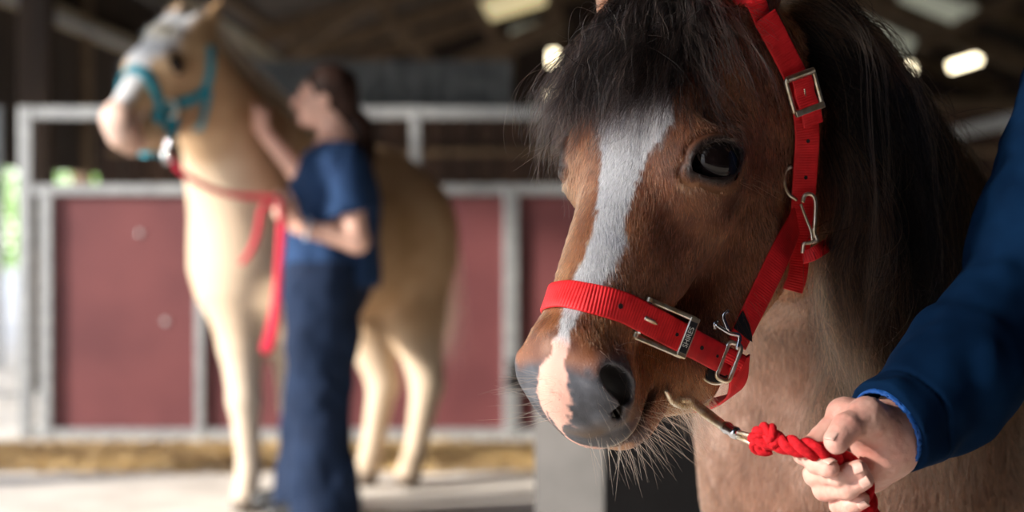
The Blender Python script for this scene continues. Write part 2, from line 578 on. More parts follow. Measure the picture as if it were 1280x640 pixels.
def hair_mat(name, rough=.32, ior=1.45, radial=.5):
    m = bpy.data.materials.new(name); m.use_nodes = True; nt = m.node_tree; nt.nodes.clear()
    o = nt.nodes.new('ShaderNodeOutputMaterial'); h = nt.nodes.new('ShaderNodeBsdfHairPrincipled')
    h.parametrization = 'COLOR'
    a = nt.nodes.new('ShaderNodeAttribute'); a.attribute_name = 'tint'
    h.inputs['Roughness'].default_value = rough; h.inputs['Radial Roughness'].default_value = radial
    h.inputs['IOR'].default_value = ior; h.inputs['Random Roughness'].default_value = .2
    nt.links.new(a.outputs['Color'], h.inputs['Color']); nt.links.new(h.outputs[0], o.inputs['Surface'])
    return m


M_HAIR = hair_mat('coat_hair', .38)
M_MANE = hair_mat('mane_hair', .24, 1.22, .35)

pony = empty('pony', (float(CH[0]), float(CH[1]), 0))
tag(pony, 'bay pony with white blaze and thick black mane, its head filling the right foreground', 'pony')
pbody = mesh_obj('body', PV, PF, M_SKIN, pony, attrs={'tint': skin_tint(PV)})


def sphere_mesh(c, r, sc=(1, 1, 1), n=5):
    bm = bmesh.new(); bmesh.ops.create_icosphere(bm, subdivisions=n, radius=1)
    v = np.array([tuple(x.co) for x in bm.verts]) * r * np.array(sc) + c; f = [[x.index for x in g.verts] for g in bm.faces]; bm.free()
    return v, f


def eye_build(nt, b):
    pass


M_EYE = mat('dark_eye', (.008, .005, .005), .05, 0, .3)
for s in (1, -1):
    v, f = sphere_mesh(0, EYE_R)
    v = v + EYE_C + EG * .0035; v[:, 0] *= s
    if s < 0: f = [g[::-1] for g in f]
    e = mesh_obj('eye', from_head(v), f, M_EYE, pony)
    e['label'] = 'glossy dark brown eye'

# short hair of the coat
def sample(n, wfun):
    A = PV[tris[:, 0]]; B = PV[tris[:, 1]]; C = PV[tris[:, 2]]
    ar = np.linalg.norm(np.cross(B - A, C - A), axis=1) / 2; ce = (A + B + C) / 3
    p = ar * wfun(ce); p /= p.sum()
    i = RNG.choice(len(tris), n, p=p); u = RNG.random((n, 2)); fl = u.sum(1) > 1; u[fl] = 1 - u[fl]
    return A[i] + (B[i] - A[i]) * u[:, :1] + (C[i] - A[i]) * u[:, 1:]


def wf(ce):
    q = to_head(ce.astype(np.float32))
    h = (np.linalg.norm(q - np.array([0, .17, -.08]), axis=1) < .27)
    w = np.where(h, 1.0, .30)
    w = w * np.where(ce[:, 1] > 2.5, .08, 1) * np.where(ce[:, 2] < .68, .15, 1)
    return w


R_ = sample(N_FUR, wf)
g, d0 = grad(pony_sdf, R_, .0015)
Nn = g / (np.linalg.norm(g, axis=1)[:, None] + 1e-9)
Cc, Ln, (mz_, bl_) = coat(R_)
q = to_head(R_.astype(np.float32)).astype(float)
ish = sstep(.30, .24, np.linalg.norm(q - np.array([0, .17, -.08]), axis=1))
fl = np.stack([.25 * np.sign(q[:, 0]) * sstep(0, .03, np.abs(q[:, 0])), np.ones(len(q)), -.25 * np.ones(len(q))], 1)
fl[:, 2] -= .6 * sstep(.05, .08, np.abs(q[:, 0])) ; fl[:, 1] -= .35 * sstep(-.08, -.16, q[:, 2])
flw = fl @ HR.T
fb = np.tile([0.12, .35, -1.0], (len(q), 1))
D = flw * ish[:, None] + fb * (1 - ish[:, None])
sw = np.stack([vnoise(R_, 30, 21), vnoise(R_, 30, 22), vnoise(R_, 30, 23)], 1)
D = D + .35 * sw + RNG.normal(0, .16, D.shape)
D -= (D * Nn).sum(1)[:, None] * Nn
D /= np.linalg.norm(D, axis=1)[:, None] + 1e-9
hf = pony_sdf(R_.astype(np.float32))
q1 = q.copy(); q1[:, 0] = np.abs(q1[:, 0])
alm, cc = almond(q1.astype(np.float32))
inn = ell((q1 * 1).astype(np.float32), (.042, .371, -.062), (.019, .018, .026))
keep = ~((alm < .0035) & (cc > -.01)) & (inn > 0)
Ln = Ln * RNG.uniform(.7, 1.25, len(Ln)) 
lift = RNG.uniform(.10, .32, len(Ln))[:, None]
t = np.linspace(0, 1, 4)[None, :, None]
pts = R_[:, None] - Nn[:, None] * .0006 + Ln[:, None, None] * (D[:, None] * t + Nn[:, None] * (lift[:, None] * (t - .45 * t * t)))
rad = np.tile(np.array([.00019, .00018, .00013, .00003]), (len(R_), 1)) * np.where(ish > .5, 1, 1.5)[:, None]
shade = (RNG.normal(1, .25, len(Cc)) * np.where(RNG.random(len(Cc)) < .10, 1.9, 1) * np.where(RNG.random(len(Cc)) < .15, .5, 1))[:, None]
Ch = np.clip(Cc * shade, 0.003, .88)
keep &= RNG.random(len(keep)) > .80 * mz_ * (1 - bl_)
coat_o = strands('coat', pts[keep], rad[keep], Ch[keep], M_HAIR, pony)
# ------------------------------------------------------------------ long hair
def grow(root, dirs, length, clear, sdf, steps=16, stiff=.72, grav=(0, 0, -1), wob=.25, seed=0, side=None):
    """strands that leave the roots, bend down under their weight and lie over the skin"""
    p = root.copy(); d = dirs / np.linalg.norm(dirs, axis=1)[:, None]
    P = [p.copy()]; st = (length / steps)[:, None]; gv = np.array(grav, float)
    for s in range(steps):
        nz = np.stack([vnoise(p, 22, seed + k) for k in range(3)], 1)
        d = d * stiff + gv * (1 - stiff) + wob * nz * (1 - stiff)
        if side is not None: d = d + side * (1 - stiff) * max(0, 1 - s / 5)
        d /= np.linalg.norm(d, axis=1)[:, None]
        p = p + d * st
        for _ in range(2):
            g, v = grad(sdf, p, .002)
            g = g / (np.linalg.norm(g, axis=1)[:, None] + 1e-9)
            pen = np.maximum(clear * min(1, (s + 1) / 3) - v, 0)[:, None]
            p = p + g * pen * .9
        q = p - P[-1]; q /= np.linalg.norm(q, axis=1)[:, None] + 1e-9
        d = .5 * d + .5 * q
        P.append(p.copy())
    return np.stack(P, 1)


def tuft(guides, n, spread, r0, seed, curl=.004, tip=.35):
    """n hairs following each guide, loosely gathered"""
    G, K = guides.shape[:2]
    rg = np.random.default_rng(seed)
    i = np.repeat(np.arange(G), n); N = len(i)
    t = np.linspace(0, 1, K)[None, :, None]
    j = (i + rg.integers(-2, 3, N)) % G
    w = (rg.random(N) * .35)[:, None, None]
    base = guides[i]
    near = (np.linalg.norm(guides[i][:, 0] - guides[j][:, 0], axis=1) < .03)[:, None, None]
    base = np.where(near, base * (1 - w) + guides[j] * w, base)
    off = rg.normal(0, 1, (N, 1, 3)) * spread * (1 - .78 * t ** .8)
    ph = rg.random((N, 1, 3)) * 6.28; fr = rg.uniform(4, 12, (N, 1, 3)); am = curl * rg.gamma(1.2, 1, (N, 1, 1))
    pts = base + off + am * np.sin(fr * t + ph) * t
    # hairs end at different lengths
    cut = rg.uniform(.55, 1, (N, 1, 1)) ** .7
    u = (t * cut)[:, :, 0] * (K - 1); a = np.minimum(u.astype(int), K - 2); f = (u - a)[:, :, None]
    r = np.arange(N)[:, None]
    pts = pts[r, a] * (1 - f) + pts[r, a + 1] * f
    rad = r0 * rg.uniform(.7, 1.3, (N, 1)) * (1 - .8 * t[:, :, 0] ** 2)
    return pts, rad, i


def crest_point(t):
    """t from the poll (0) to the withers (1), on the top line of the neck"""
    a = from_head(np.array([0, -.10, -.10])); b = CH - DB * .36 + np.array([0, 0, .1])
    p = a + (b - a) * t
    h, n, i, dd = BVH.ray_cast(Vector((p[0], p[1], 1.8)), Vector((0, 0, -1)))
    return np.array(h) if h else p


cr = np.array([crest_point(t) for t in np.linspace(0, 1, 40)])
LEFT = nrm([.85, -.50, 0])
NG = N_MANE
t = RNG.random(NG) ** .9
ix = t * 39; a = np.minimum(ix.astype(int), 38)
root = cr[a] + (cr[a + 1] - cr[a]) * (ix - a)[:, None] + RNG.normal(0, .010, (NG, 3)) + LEFT * .005
ln = np.interp(t, [0, .3, 1], [.30, .42, .38]) * RNG.uniform(.7, 1.15, NG)
dr = LEFT * .9 + np.array([0, 0, .40]) + RNG.normal(0, .18, (NG, 3))
clear = RNG.uniform(.004, .05, NG)
gm = grow(root, dr, ln, clear, pony_sdf, steps=16, stiff=.62, wob=.55, seed=40)
pts, rad, gi = tuft(gm, 30, .0055, .00026, 5, .010)
tt = RNG.random(len(pts))
brown = sstep(.35, .9, tt) * sstep(.2, .9, t[gi]) * .0
colm = mix(np.tile([.004, .0035, .004], (len(pts), 1)), (.05, .030, .020), (RNG.random(len(pts)) ** 3) * .9)
strands('mane', pts, rad, colm, M_MANE, pony)['label'] = 'long black mane'
# thinner brown hair of the mane's underside hanging by the neck
NG2 = NG // 3
t2 = RNG.uniform(.0, .45, NG2); ix = t2 * 39; a = np.minimum(ix.astype(int), 38)
root = cr[a] + RNG.normal(0, .012, (NG2, 3)) + LEFT * .02 + np.array([0, 0, -.01])
gm2 = grow(root, LEFT + RNG.normal(0, .2, (NG2, 3)), RNG.uniform(.38, .56, NG2), RNG.uniform(.006, .055, NG2), pony_sdf, steps=16, stiff=.6, wob=.6, seed=60)
pts, rad, gi = tuft(gm2, 20, .006, .00020, 6, .011)
colm = mix(np.tile([.03, .018, .012], (len(pts), 1)), (.22, .135, .085), RNG.random(len(pts)) ** 1.6)
strands('mane_underside', pts, rad, colm, M_MANE, pony)

# mane hair behind the ear, hanging beside the cheek
R3 = []
rg = np.random.default_rng(31)
while len(R3) < N_MANE // 4:
    h, nn = cast(rg.uniform(1012, 1080), rg.uniform(10, 90))
    if h is not None: R3.append(h)
R3 = np.array(R3); n3 = len(R3)
gm3 = grow(R3, np.tile([.75, -.25, .1], (n3, 1)) + rg.normal(0, .2, (n3, 3)), rg.uniform(.22, .44, n3), rg.uniform(.006, .035, n3), pony_sdf, steps=16, stiff=.6, wob=.6, seed=70, side=np.array([.5, .1, 0]))
pts, rad, gi = tuft(gm3, 26, .0050, .00022, 15, .008)
colm = mix(np.tile([.004, .0035, .004], (len(pts), 1)), (.09, .055, .04), RNG.random(len(pts)) ** 5)
strands('mane_front', pts, rad, colm, M_MANE, pony)

# long brown hair at the bottom of the mane, over the neck and chest
R4 = []
while len(R4) < N_MANE // 3:
    h, nn = cast(rg.uniform(1030, 1125), rg.uniform(150, 300))
    if h is not None: R4.append(h)
R4 = np.array(R4); n4 = len(R4)
gm4 = grow(R4, np.tile([.15, -.5, -.6], (n4, 1)) + rg.normal(0, .2, (n4, 3)), rg.uniform(.20, .34, n4), rg.uniform(.02, .055, n4), pony_sdf, steps=14, stiff=.6, wob=.7, seed=90)
pts, rad, gi = tuft(gm4, 28, .0058, .00024, 19, .010)
colm = mix(np.tile([.008, .005, .004], (len(pts), 1)), (.22, .125, .075), RNG.random(len(pts)) ** 2.4)
strands('mane_ends', pts, rad, colm, M_MANE, pony)['label'] = 'brown ends of the mane'

# forelock
NF = N_FORE
xl = np.minimum(RNG.normal(-.014, .019, NF), .018 + RNG.normal(0, .003, NF)); yl = RNG.uniform(-.065, .0, NF)
zl = np.full(NF, .03)
root = []
for i in range(NF):
    o = from_head(np.array([xl[i], yl[i], .12])); dd = from_head(np.array([xl[i], yl[i], -.1])) - o
    h, n, _, _ = BVH.ray_cast(Vector(o), Vector(dd).normalized())
    root.append(np.array(h) if h else from_head(np.array([xl[i], yl[i], .0])))
root = np.array(root)
dl = np.stack([xl * 17 + RNG.normal(0, .36, NF) - .16, np.full(NF, .9), np.full(NF, .55)], 1)
dw = dl @ HR.T
lf = RNG.uniform(.11, .215, NF)
gf = grow(root, dw, lf, RNG.uniform(.003, .030, NF), pony_sdf, steps=14, stiff=.80, wob=.8, seed=80)
pts, rad, gi = tuft(gf, 13, .0052, .00022, 9, .0055)
colf = mix(np.tile([.005, .0045, .005], (len(pts), 1)), (.16, .10, .08), RNG.random(len(pts)) ** 5)
strands('forelock', pts, rad, colf, M_MANE, pony)['label'] = 'tousled black forelock'


# pale hair inside the near ear
EQ = []
rg = np.random.default_rng(17)
while len(EQ) < 500:
    h, nn = cast(rg.uniform(903, 944), rg.uniform(0, 44))
    if h is not None:
        d = nn * .6 + np.array([.1, 0, -.7]) + rg.normal(0, .3, 3); L = rg.uniform(.008, .022); tt = np.linspace(0, 1, 5)[:, None]
        EQ.append(h + d * L * tt)
EQ = np.array(EQ)
strands('ear_hair', EQ, np.tile([.0002, .0002, .00018, .0001, .00003], (len(EQ), 1)), mix(np.tile([.16, .09, .06], (len(EQ), 1)), (.40, .27, .20), rg.random(len(EQ))), M_MANE, pony)

# whiskers, lashes
def bristles(name, n, pix, length, col, rad, down, spread, seed, bend=.4, droot=.4):
    rg = np.random.default_rng(seed); P = []
    for k in range(n):
        x = rg.uniform(pix[0], pix[2]); y = rg.uniform(pix[1], pix[3])
        h, nn = cast(x, y)
        if h is None: continue
        d = nn * droot + np.array(down) + rg.normal(0, spread, 3); d /= np.linalg.norm(d)
        L = rg.uniform(length * .45, length); tt = np.linspace(0, 1, 7)[:, None]
        b = np.array([0, 0, -1.0]) * bend + rg.normal(0, .15, 3)
        P.append(h + d * L * tt + b * L * tt ** 2 * .35)
    P = np.array(P)
    r = rad * (1 - .85 * np.linspace(0, 1, 7))[None] * rg.uniform(.7, 1.2, (len(P), 1))
    c = np.clip(np.tile(col, (len(P), 1)) * rg.uniform(.5, 1.1, (len(P), 1)), 0, .9)
    return strands(name, P, r, c, M_MANE, pony)


bristles('chin_whiskers', 70, (735, 540, 850, 566), .045, (.50, .36, .26), .00022, (.3, -.15, -.8), .28, 3)
bristles('chin_whiskers', 150, (790, 500, 865, 560), .060, (.55, .38, .27), .00020, (.6, -.1, -.45), .32, 4)
bristles('muzzle_whiskers', 30, (664, 470, 700, 530), .07, (.55, .42, .32), .00018, (-.9, -.2, .1), .25, 5, .1)
bristles('muzzle_whiskers', 34, (740, 420, 850, 530), .05, (.45, .33, .25), .00014, (.3, -.6, -.3), .3, 6)
bristles('cheek_feelers', 9, (925, 215, 950, 232), .055, (.55, .38, .26), .00018, (.8, -.4, -.5), .2, 7, 0)
bristles('jaw_hair', 260, (900, 360, 1010, 470), .035, (.42, .22, .12), .00016, (.1, -.2, -1), .3, 8)
bristles('jaw_hair', 220, (835, 470, 880, 500), .045, (.42, .24, .14), .00016, (.2, -.1, -1), .35, 9)
P = []
rg = np.random.default_rng(12)
for s in (1, -1):
    for k in range(80):
        a = rg.uniform(-.020, .020); h = .0155 * max(0, 1 - (a / .0255) ** 2) ** .55 + .001
        o = EYE_C + E1 * a + E2 * h + EG * .022
        d = EG * .8 + E2 * rg.uniform(-.1, .3) + E1 * (a * 14 + rg.normal(0, .12)) + np.array([0, .25, 0])
        L = rg.uniform(.008, .017); tt = np.linspace(0, 1, 5)[:, None]
        c = o + d * L * tt - E2 * L * tt ** 2 * .35
        c[:, 0] *= s
        P.append(from_head(c))
P = np.array(P)
strands('eyelashes', P, np.tile([.00022, .0002, .00016, .0001, .00003], (len(P), 1)), np.tile([.10, .075, .06], (len(P), 1)), M_MANE, pony)
# =================================================================== halter and lead rope
M_RED = mat('red_webbing', (.74, .014, .018), .55, 0, .4, build=noise_col((.66, .010, .014), (.86, .020, .026), 60, 4, .25, bscale=1400, bdist=.0006))
M_REDD = mat('red_webbing_smooth', (.50, .010, .014), .45, 0, .45, build=noise_col((.50, .008, .012), (.68, .013, .018), 90, 4, .2, bscale=1800, bdist=.0004))
M_BRASS = mat('worn_nickel', (.72, .62, .44), .34, 1.0, build=noise_col((.66, .52, .32), (.90, .86, .76), 120, 5, .15, bscale=500, bdist=.0004))
M_STEEL = mat('steel', (.62, .62, .64), .2, 1.0)
M_BLK = mat('black_leather', (.012, .012, .013), .45, 0, .5)
M_HOLE = mat('dark_eyelet', (.01, .004, .004), .6)
halter = empty('halter', tuple(from_head(np.array([0, .25, -.06]))))
tag(halter, 'red webbing halter with metal buckles worn on the head of the bay pony', 'halter')


def on_skin(pix, off=.003):
    P, N = [], []
    for x, y in pix:
        h, n = cast(x, y)
        if h is None: continue
        P.append(h + n * off); N.append(n)
    return np.array(P), np.array(N)


def push(P, off, it=3):
    for _ in range(it):
        g, v = grad(pony_sdf, P, .003); g = g / (np.linalg.norm(g, axis=1)[:, None] + 1e-9)
        P = P + g * np.maximum(off - v, 0)[:, None]
    return P, g


def tension(P, N, it=400):
    """a strap under tension bridges the hollows"""
    P = P.copy()
    for _ in range(it):
        M = (P[:-2] + P[2:]) / 2; k = ((M - P[1:-1]) * N[1:-1]).sum(1) > 0
        P[1:-1][k] = M[k]
    return P


def ribbon(P, N, w, th=.0022, rib=.0026, amp=.00028, step=.00065, width=None):
    """webbing along P facing N"""
    L = np.r_[0, np.cumsum(np.linalg.norm(np.diff(P, axis=0), axis=1))]
    n = max(8, int(L[-1] / step)); s = np.linspace(0, L[-1], n)
    Pf = np.stack([np.interp(s, L, P[:, k]) for k in range(3)], 1)
    Nf = np.stack([np.interp(s, L, N[:, k]) for k in range(3)], 1)
    ker = np.ones(25) / 25
    if n > 80:
        for A in (Pf, Nf):
            for k in range(3):
                e = np.pad(A[:, k], 12, mode='reflect', reflect_type='odd'); A[:, k] = np.convolve(e, ker, 'valid')
    T = np.gradient(Pf, axis=0); T /= np.linalg.norm(T, axis=1)[:, None]
    Nf -= (Nf * T).sum(1)[:, None] * T; Nf /= np.linalg.norm(Nf, axis=1)[:, None]
    S = np.cross(T, Nf)
    r = amp * np.sin(2 * np.pi * s / rib) if rib else np.zeros(n)
    prof = [(-.5, -.5), (-.5, .25), (-.44, .5), (-.15, .5), (.15, .5), (.44, .5), (.5, .25), (.5, -.5)]
    V = []
    for (a, b) in prof:
        V.append(Pf + S * (a * w) + Nf * (b * th + (r if b > .3 else 0 * r))[:, None] if rib else Pf + S * (a * w) + Nf * (b * th))
    V = np.stack(V, 1); k = len(prof)
    F = [(i * k + j, i * k + (j + 1) % k, (i + 1) * k + (j + 1) % k, (i + 1) * k + j) for i in range(n - 1) for j in range(k)]
    F = [f[::-1] for f in F]
    F += [tuple(range(k)), tuple((n - 1) * k + j for j in range(k))[::-1]]
    return V.reshape(-1, 3), F, (Pf, T, Nf, S, s)


def strap(name, P, N, w, material, parent, label=None, **kw):
    V, F, fr = ribbon(P, N, w, **kw)
    o = mesh_obj(name, V, F, material, parent)
    if label: o['label'] = label
    return o, fr


def at_s(fr, s):
    Pf, T, N, S, ss = fr; i = int(np.clip(np.searchsorted(ss, s), 0, len(ss) - 1))
    return Pf[i], T[i], N[i], S[i]


def nearest(fr, px, py):
    Pf = fr[0]; u = 640 + F_PX * Pf[:, 0] / Pf[:, 1]; v = HOR - F_PX * (Pf[:, 2] - CAMH) / Pf[:, 1]
    i = int(np.argmin((u - px) ** 2 + (v - py) ** 2))
    return fr[0][i], fr[1][i], fr[2][i], fr[3][i]


def eyelet(c, T, N, r, parent, name='eyelet'):
    m = MB(); S = np.cross(T, N)
    path = [c + N * .0002 + r * (math.cos(a) * T + math.sin(a) * S) * .5 for a in np.linspace(0, 2 * math.pi, 12, endpoint=False)]
    m.add([c + N * .0003] + [c + N * .0004 + r * (math.cos(a) * T + math.sin(a) * S) for a in np.linspace(0, 2 * math.pi, 14, endpoint=False)],
          [(0, i + 1, (i + 1) % 14 + 1) for i in range(14)])
    m.tube([c + N * .0003 + r * (math.cos(a) * T + math.sin(a) * S) for a in np.linspace(0, 2 * math.pi, 14, endpoint=False)], .0004, 6, closed=True)
    return m.obj(name, M_HOLE, parent)


def rect_ring(m, c, T, S, N, lx, ly, r, rc=.003, arch=0.0, flat=1.0):
    """closed rounded rectangle of bar; T along lx, S along ly"""
    P = []
    for (sx, sy, a0) in ((1, 1, 0), (-1, 1, 90), (-1, -1, 180), (1, -1, 270)):
        for k in range(5):
            a = math.radians(a0 + k * 22.5)
            u = sx * (lx / 2 - rc) + rc * math.cos(a); v = sy * (ly / 2 - rc) + rc * math.sin(a)
            P.append((u, v))
    Q = []
    for i in range(len(P)):
        a, b = np.array(P[i]), np.array(P[(i + 1) % len(P)])
        n = 8 if np.linalg.norm(a - b) > rc else 1
        for k in range(n): Q.append(a + (b - a) * k / n)
    pth = [c + T * u + S * v + N * (arch * (1 - (2 * v / ly) ** 2)) for u, v in Q]
    return m.tube(pth, r, 10, closed=True, flat=flat, up=N)


def text_mesh(txt, size, c, X, Yv, N, material, parent, name='lettering', depth=.0003):
    cu = bpy.data.curves.new(name, 'FONT'); cu.body = txt; cu.size = size; cu.align_x = 'CENTER'; cu.align_y = 'CENTER'; cu.extrude = depth
    o = bpy.data.objects.new(name, cu); COL.objects.link(o)
    dg = bpy.context.evaluated_depsgraph_get(); me = bpy.data.meshes.new_from_object(o.evaluated_get(dg))
    v = np.array([tuple(x.co) for x in me.vertices]); f = [tuple(p.vertices) for p in me.polygons]
    bpy.data.objects.remove(o); bpy.data.curves.remove(cu)
    w = c + v[:, :1] * X + v[:, 1:2] * Yv + v[:, 2:] * N
    return mesh_obj(name, w, f, material, parent, smooth=False)


# --- noseband: ring round the nose in the pony's own frame
vis, _ = on_skin([(704, 366), (740, 376), (790, 395), (835, 414), (880, 432), (908, 446)], 0)
ql = to_head(vis.astype(np.float32)).astype(float)
ql = ql[vis[:, 1] < 1.8]
cf = np.polyfit(ql[:, 2], ql[:, 1], 1)


def ring_pt(phi, off):
    """phi: 0 over the nose, +90 the pony's left, 180 under the chin"""
    o = np.array([0, 0, -.100]); dr = np.array([math.sin(phi), 0, math.cos(phi)])
    lo, r = 0.0, .02
    ts = np.linspace(.015, .15, 136)
    z = o[2] + ts * dr[2]; y = np.polyval(cf, np.clip(z, ql[:, 2].min(), ql[:, 2].max()))
    q = np.stack([ts * dr[0], y, z], 1)
    w = from_head(q); v = head_sdf(q.astype(np.float32), False)
    i = int(np.argmax(v > off)) if (v > off).any() else 135
    return w[i]


phis = np.radians(np.linspace(-104, 104, 90))
P = np.array([ring_pt(a, .0025) for a in phis]); P, N = push(P, .0030); P = tension(P, N)
full = P; fullN = N
# from the buckle the strap runs straight to the ring
u = 640 + F_PX * P[:, 0] / P[:, 1]
k0 = int(np.argmax((u > 786) & (np.arange(90) > 44)))
EP = W(917, 456, 1.652); NH = nrm([.12, -.98, .12])
nl = 26; tl = np.linspace(0, 1, nl + 1)[1:, None]
P = np.vstack([P[:k0], P[k0 - 1] + (EP - P[k0 - 1]) * tl])
wv = np.clip((u[:k0] - 715) / 70, 0, 1) * (np.arange(k0) > 44); wv = (wv * wv * (3 - 2 * wv))[:, None]
N = np.vstack([N[:k0] * (1 - wv) + NH * wv, np.tile(NH, (nl, 1))]); N /= np.linalg.norm(N, axis=1)[:, None]
# split at the buckle: the ribbed nosepiece and the smoother cheek end
NP_ = len(P)
u = 640 + F_PX * P[:, 0] / P[:, 1]
ib = int(np.argmin(np.abs(u - 852) + 1000 * (np.arange(NP_) < 45)))
ia = int(np.argmin(np.abs(u - 800) + 1000 * (np.arange(NP_) < 45)))
nb, fr_n = strap('noseband', P[:ib + 1], N[:ib + 1], .0275, M_RED, halter, amp=.00045, rib=.0031)
P2, N2 = P[ia:], N[ia:]
ck, fr_c = strap('noseband_end', P2 + N2 * -.0012, N2, .0265, M_REDD, halter, 'smoother darker red strap end', rib=0, th=.003)
for (x, y) in ((774, 384),):
    c, T, Nn_, S = nearest(fr_n, x, y); eyelet(c + Nn_ * .0016, T, Nn_, .0021, halter)
for (x, y) in ((878, 431), (897, 441)):
    c, T, Nn_, S = nearest(fr_c, x, y); eyelet(c + Nn_ * .0016, T, Nn_, .0018 if x < 890 else .0012, halter)
# big nose buckle
c, T, Nn_, S = nearest(fr_n, 830, 411)
bk = MB(); Nn_ = NH; T = nrm(EP - c); T = nrm(T - Nn_ * (T @ Nn_)); S = np.cross(T, Nn_); c = c + Nn_ * .0040
L_, W_ = .048, .036
# side bars, plate at the far end, round bar at the near end
for s in (-1, 1):
    bk.bar(c - T * L_ / 2 + S * s * W_ / 2, c + T * L_ / 2 + S * s * W_ / 2, .0048, .0034, Nn_, .0012)
bk.bar(c + T * (L_ / 2 - .0015) - S * (W_ / 2 + .0017), c + T * (L_ / 2 - .0015) + S * (W_ / 2 + .0017), .0095, .0040, Nn_, .0012)
bk.tube([c - T * L_ / 2 - S * (W_ / 2 + .0012) + Nn_ * .005, c - T * L_ / 2 + S * (W_ / 2 + .0012) + Nn_ * .005], .0028, 14)
bo = bk.obj('buckle', M_BRASS, halter, smooth=False); bo['label'] = 'rectangular buckle with worn metal frame'
rl = MB(); rl.tube([c - T * (L_ / 2) - S * (W_ / 2 - .003) + Nn_ * .0055, c - T * (L_ / 2) + S * (W_ / 2 - .003) + Nn_ * .0055], .0042, 16); rl.obj('roller', M_STEEL, bo)
tg = MB(); tg.tube(spline([c - T * (L_ / 2 - .001) + Nn_ * .0105, c - T * (L_ / 2 - .009) + Nn_ * .0070, c - T * (L_ / 2 - .016) + Nn_ * .0000], 10), [.0022] * 5 + [.0021, .002, .0018, .0016, .001], 10); tg.obj('tongue', M_BRASS, bo)
pc = c + T * (L_ / 2 - .0015) + Nn_ * .0022
pl = MB(); pl.bar(pc - S * .0150, pc + S * .0150, .0068, .0006, Nn_, .0002); po = pl.obj('name_plate', M_BLK, bo, smooth=False)
# the letters run up the plate
up = S if S[2] > 0 else -S
text_mesh('SHIRES', .0066, pc + Nn_ * .0006, up, np.cross(Nn_, up), Nn_, mat('plate_lettering', (.75, .72, .62), .4, .3), po)
eyelet(nearest(fr_n, 846, 417)[0] + Nn_ * .0018, T, Nn_, .0014, halter)

# --- square ring at the cheek with its leather tabs
c, T, Nn_, S = nearest(fr_c, 910, 452)
Nn_ = NH; T = nrm(T - Nn_ * (T @ Nn_)); S = np.cross(T, Nn_); cr_ = c + Nn_ * .0042
rg_ = MB(); rect_ring(rg_, cr_, T, S, Nn_, .013, .036, .0025, .004)
ro = rg_.obj('square_ring', M_BRASS, halter); ro['label'] = 'worn metal ring joining the straps'
# Y shaped piece above it
ym = MB(); top = nearest(fr_c, 905, 440)[0]
u0 = W(893, 405, cr_[1] - .003); u1 = W(911, 416, cr_[1] - .003); u2 = W(924, 420, cr_[1] + .002); u3 = W(928, 398, cr_[1]); u4 = W(921, 437, cr_[1])
ym.tube(spline([u0, u1, u2, u4], 14), .0021, 8); ym.tube(spline([u1 + [0, 0, .001], W(904, 396, cr_[1] - .003), W(910, 388, cr_[1] - .002)], 10), .0019, 8)
ym.tube(spline([W(893, 411, cr_[1]), u0, W(897, 401, cr_[1])], 8), .0022, 8); ym.obj('hook_fitting', M_STEEL, halter)
# --- cheekpiece and crownpiece
P, N = on_skin([(917, 428), (926, 409), (940, 380), (958, 345), (975, 309), (990, 279), (1002, 255), (1008, 235)], .004); P = spline(P, 60); P, N = push(P, .004); P = tension(P, N); N = N + np.array([-.1, -.5, 0]); N /= np.linalg.norm(N, axis=1)[:, None]
ckp, fr_k = strap('cheekpiece', P, N, .0255, M_RED, halter)
P2, N2 = on_skin([(992, 275), (996, 240), (998, 205), (1000, 175), (998, 145), (990, 110), (978, 80), (964, 55), (955, 40), (948, 22)], .007)
P2 = np.vstack([[W(987, 362, P2[0, 1] - .02), W(987, 335, P2[0, 1] - .02), W(989, 305, P2[0, 1] - .012)], P2])
P2 = spline(P2, 90); P2, N2 = push(P2, .0065); P2 = tension(P2, N2); N2 = N2 * .7 + np.array([-.1, -.8, 0]); N2 /= np.linalg.norm(N2, axis=1)[:, None]
P2 = P2 + N2 * .003
crn, fr_u = strap('crownpiece', P2, N2, .0262, M_RED, halter)
# the same straps on the far side, in the pony's own frame
def mirror(P, N):
    q = (P - HL) @ HR; q[:, 0] *= -1; n = N @ HR; n[:, 0] *= -1
    return q @ HR.T + HL, n @ HR.T
Pm, Nm = mirror(P, N); Pm, Nm = push(Pm, .004); strap('cheekpiece', Pm, Nm, .0235, M_RED, halter)
Pm, Nm = mirror(P2, N2); Pm, Nm = push(Pm, .0065); strap('crownpiece', Pm, Nm, .0235, M_RED, halter)
# over the poll
qa = to_head(P2[-1:].astype(np.float32))[0].astype(float); PP = []
for a in np.linspace(1, -1, 30):
    o = np.array([0, qa[1] - .02 * (1 - a * a), -.09]); dr = np.array([a * qa[0], -.06 * (1 - a * a), qa[2] + .09 + .09 * (1 - a * a)]); dr /= np.linalg.norm(dr)
    ts = np.linspace(.02, .25, 200); w = from_head(o + dr * ts[:, None]); v = pony_sdf(w.astype(np.float32)); PP.append(w[int(np.argmax(v > .004))])
PP, NN = push(np.array(PP), .004); strap('poll_strap', PP, NN, .0235, M_RED, halter)
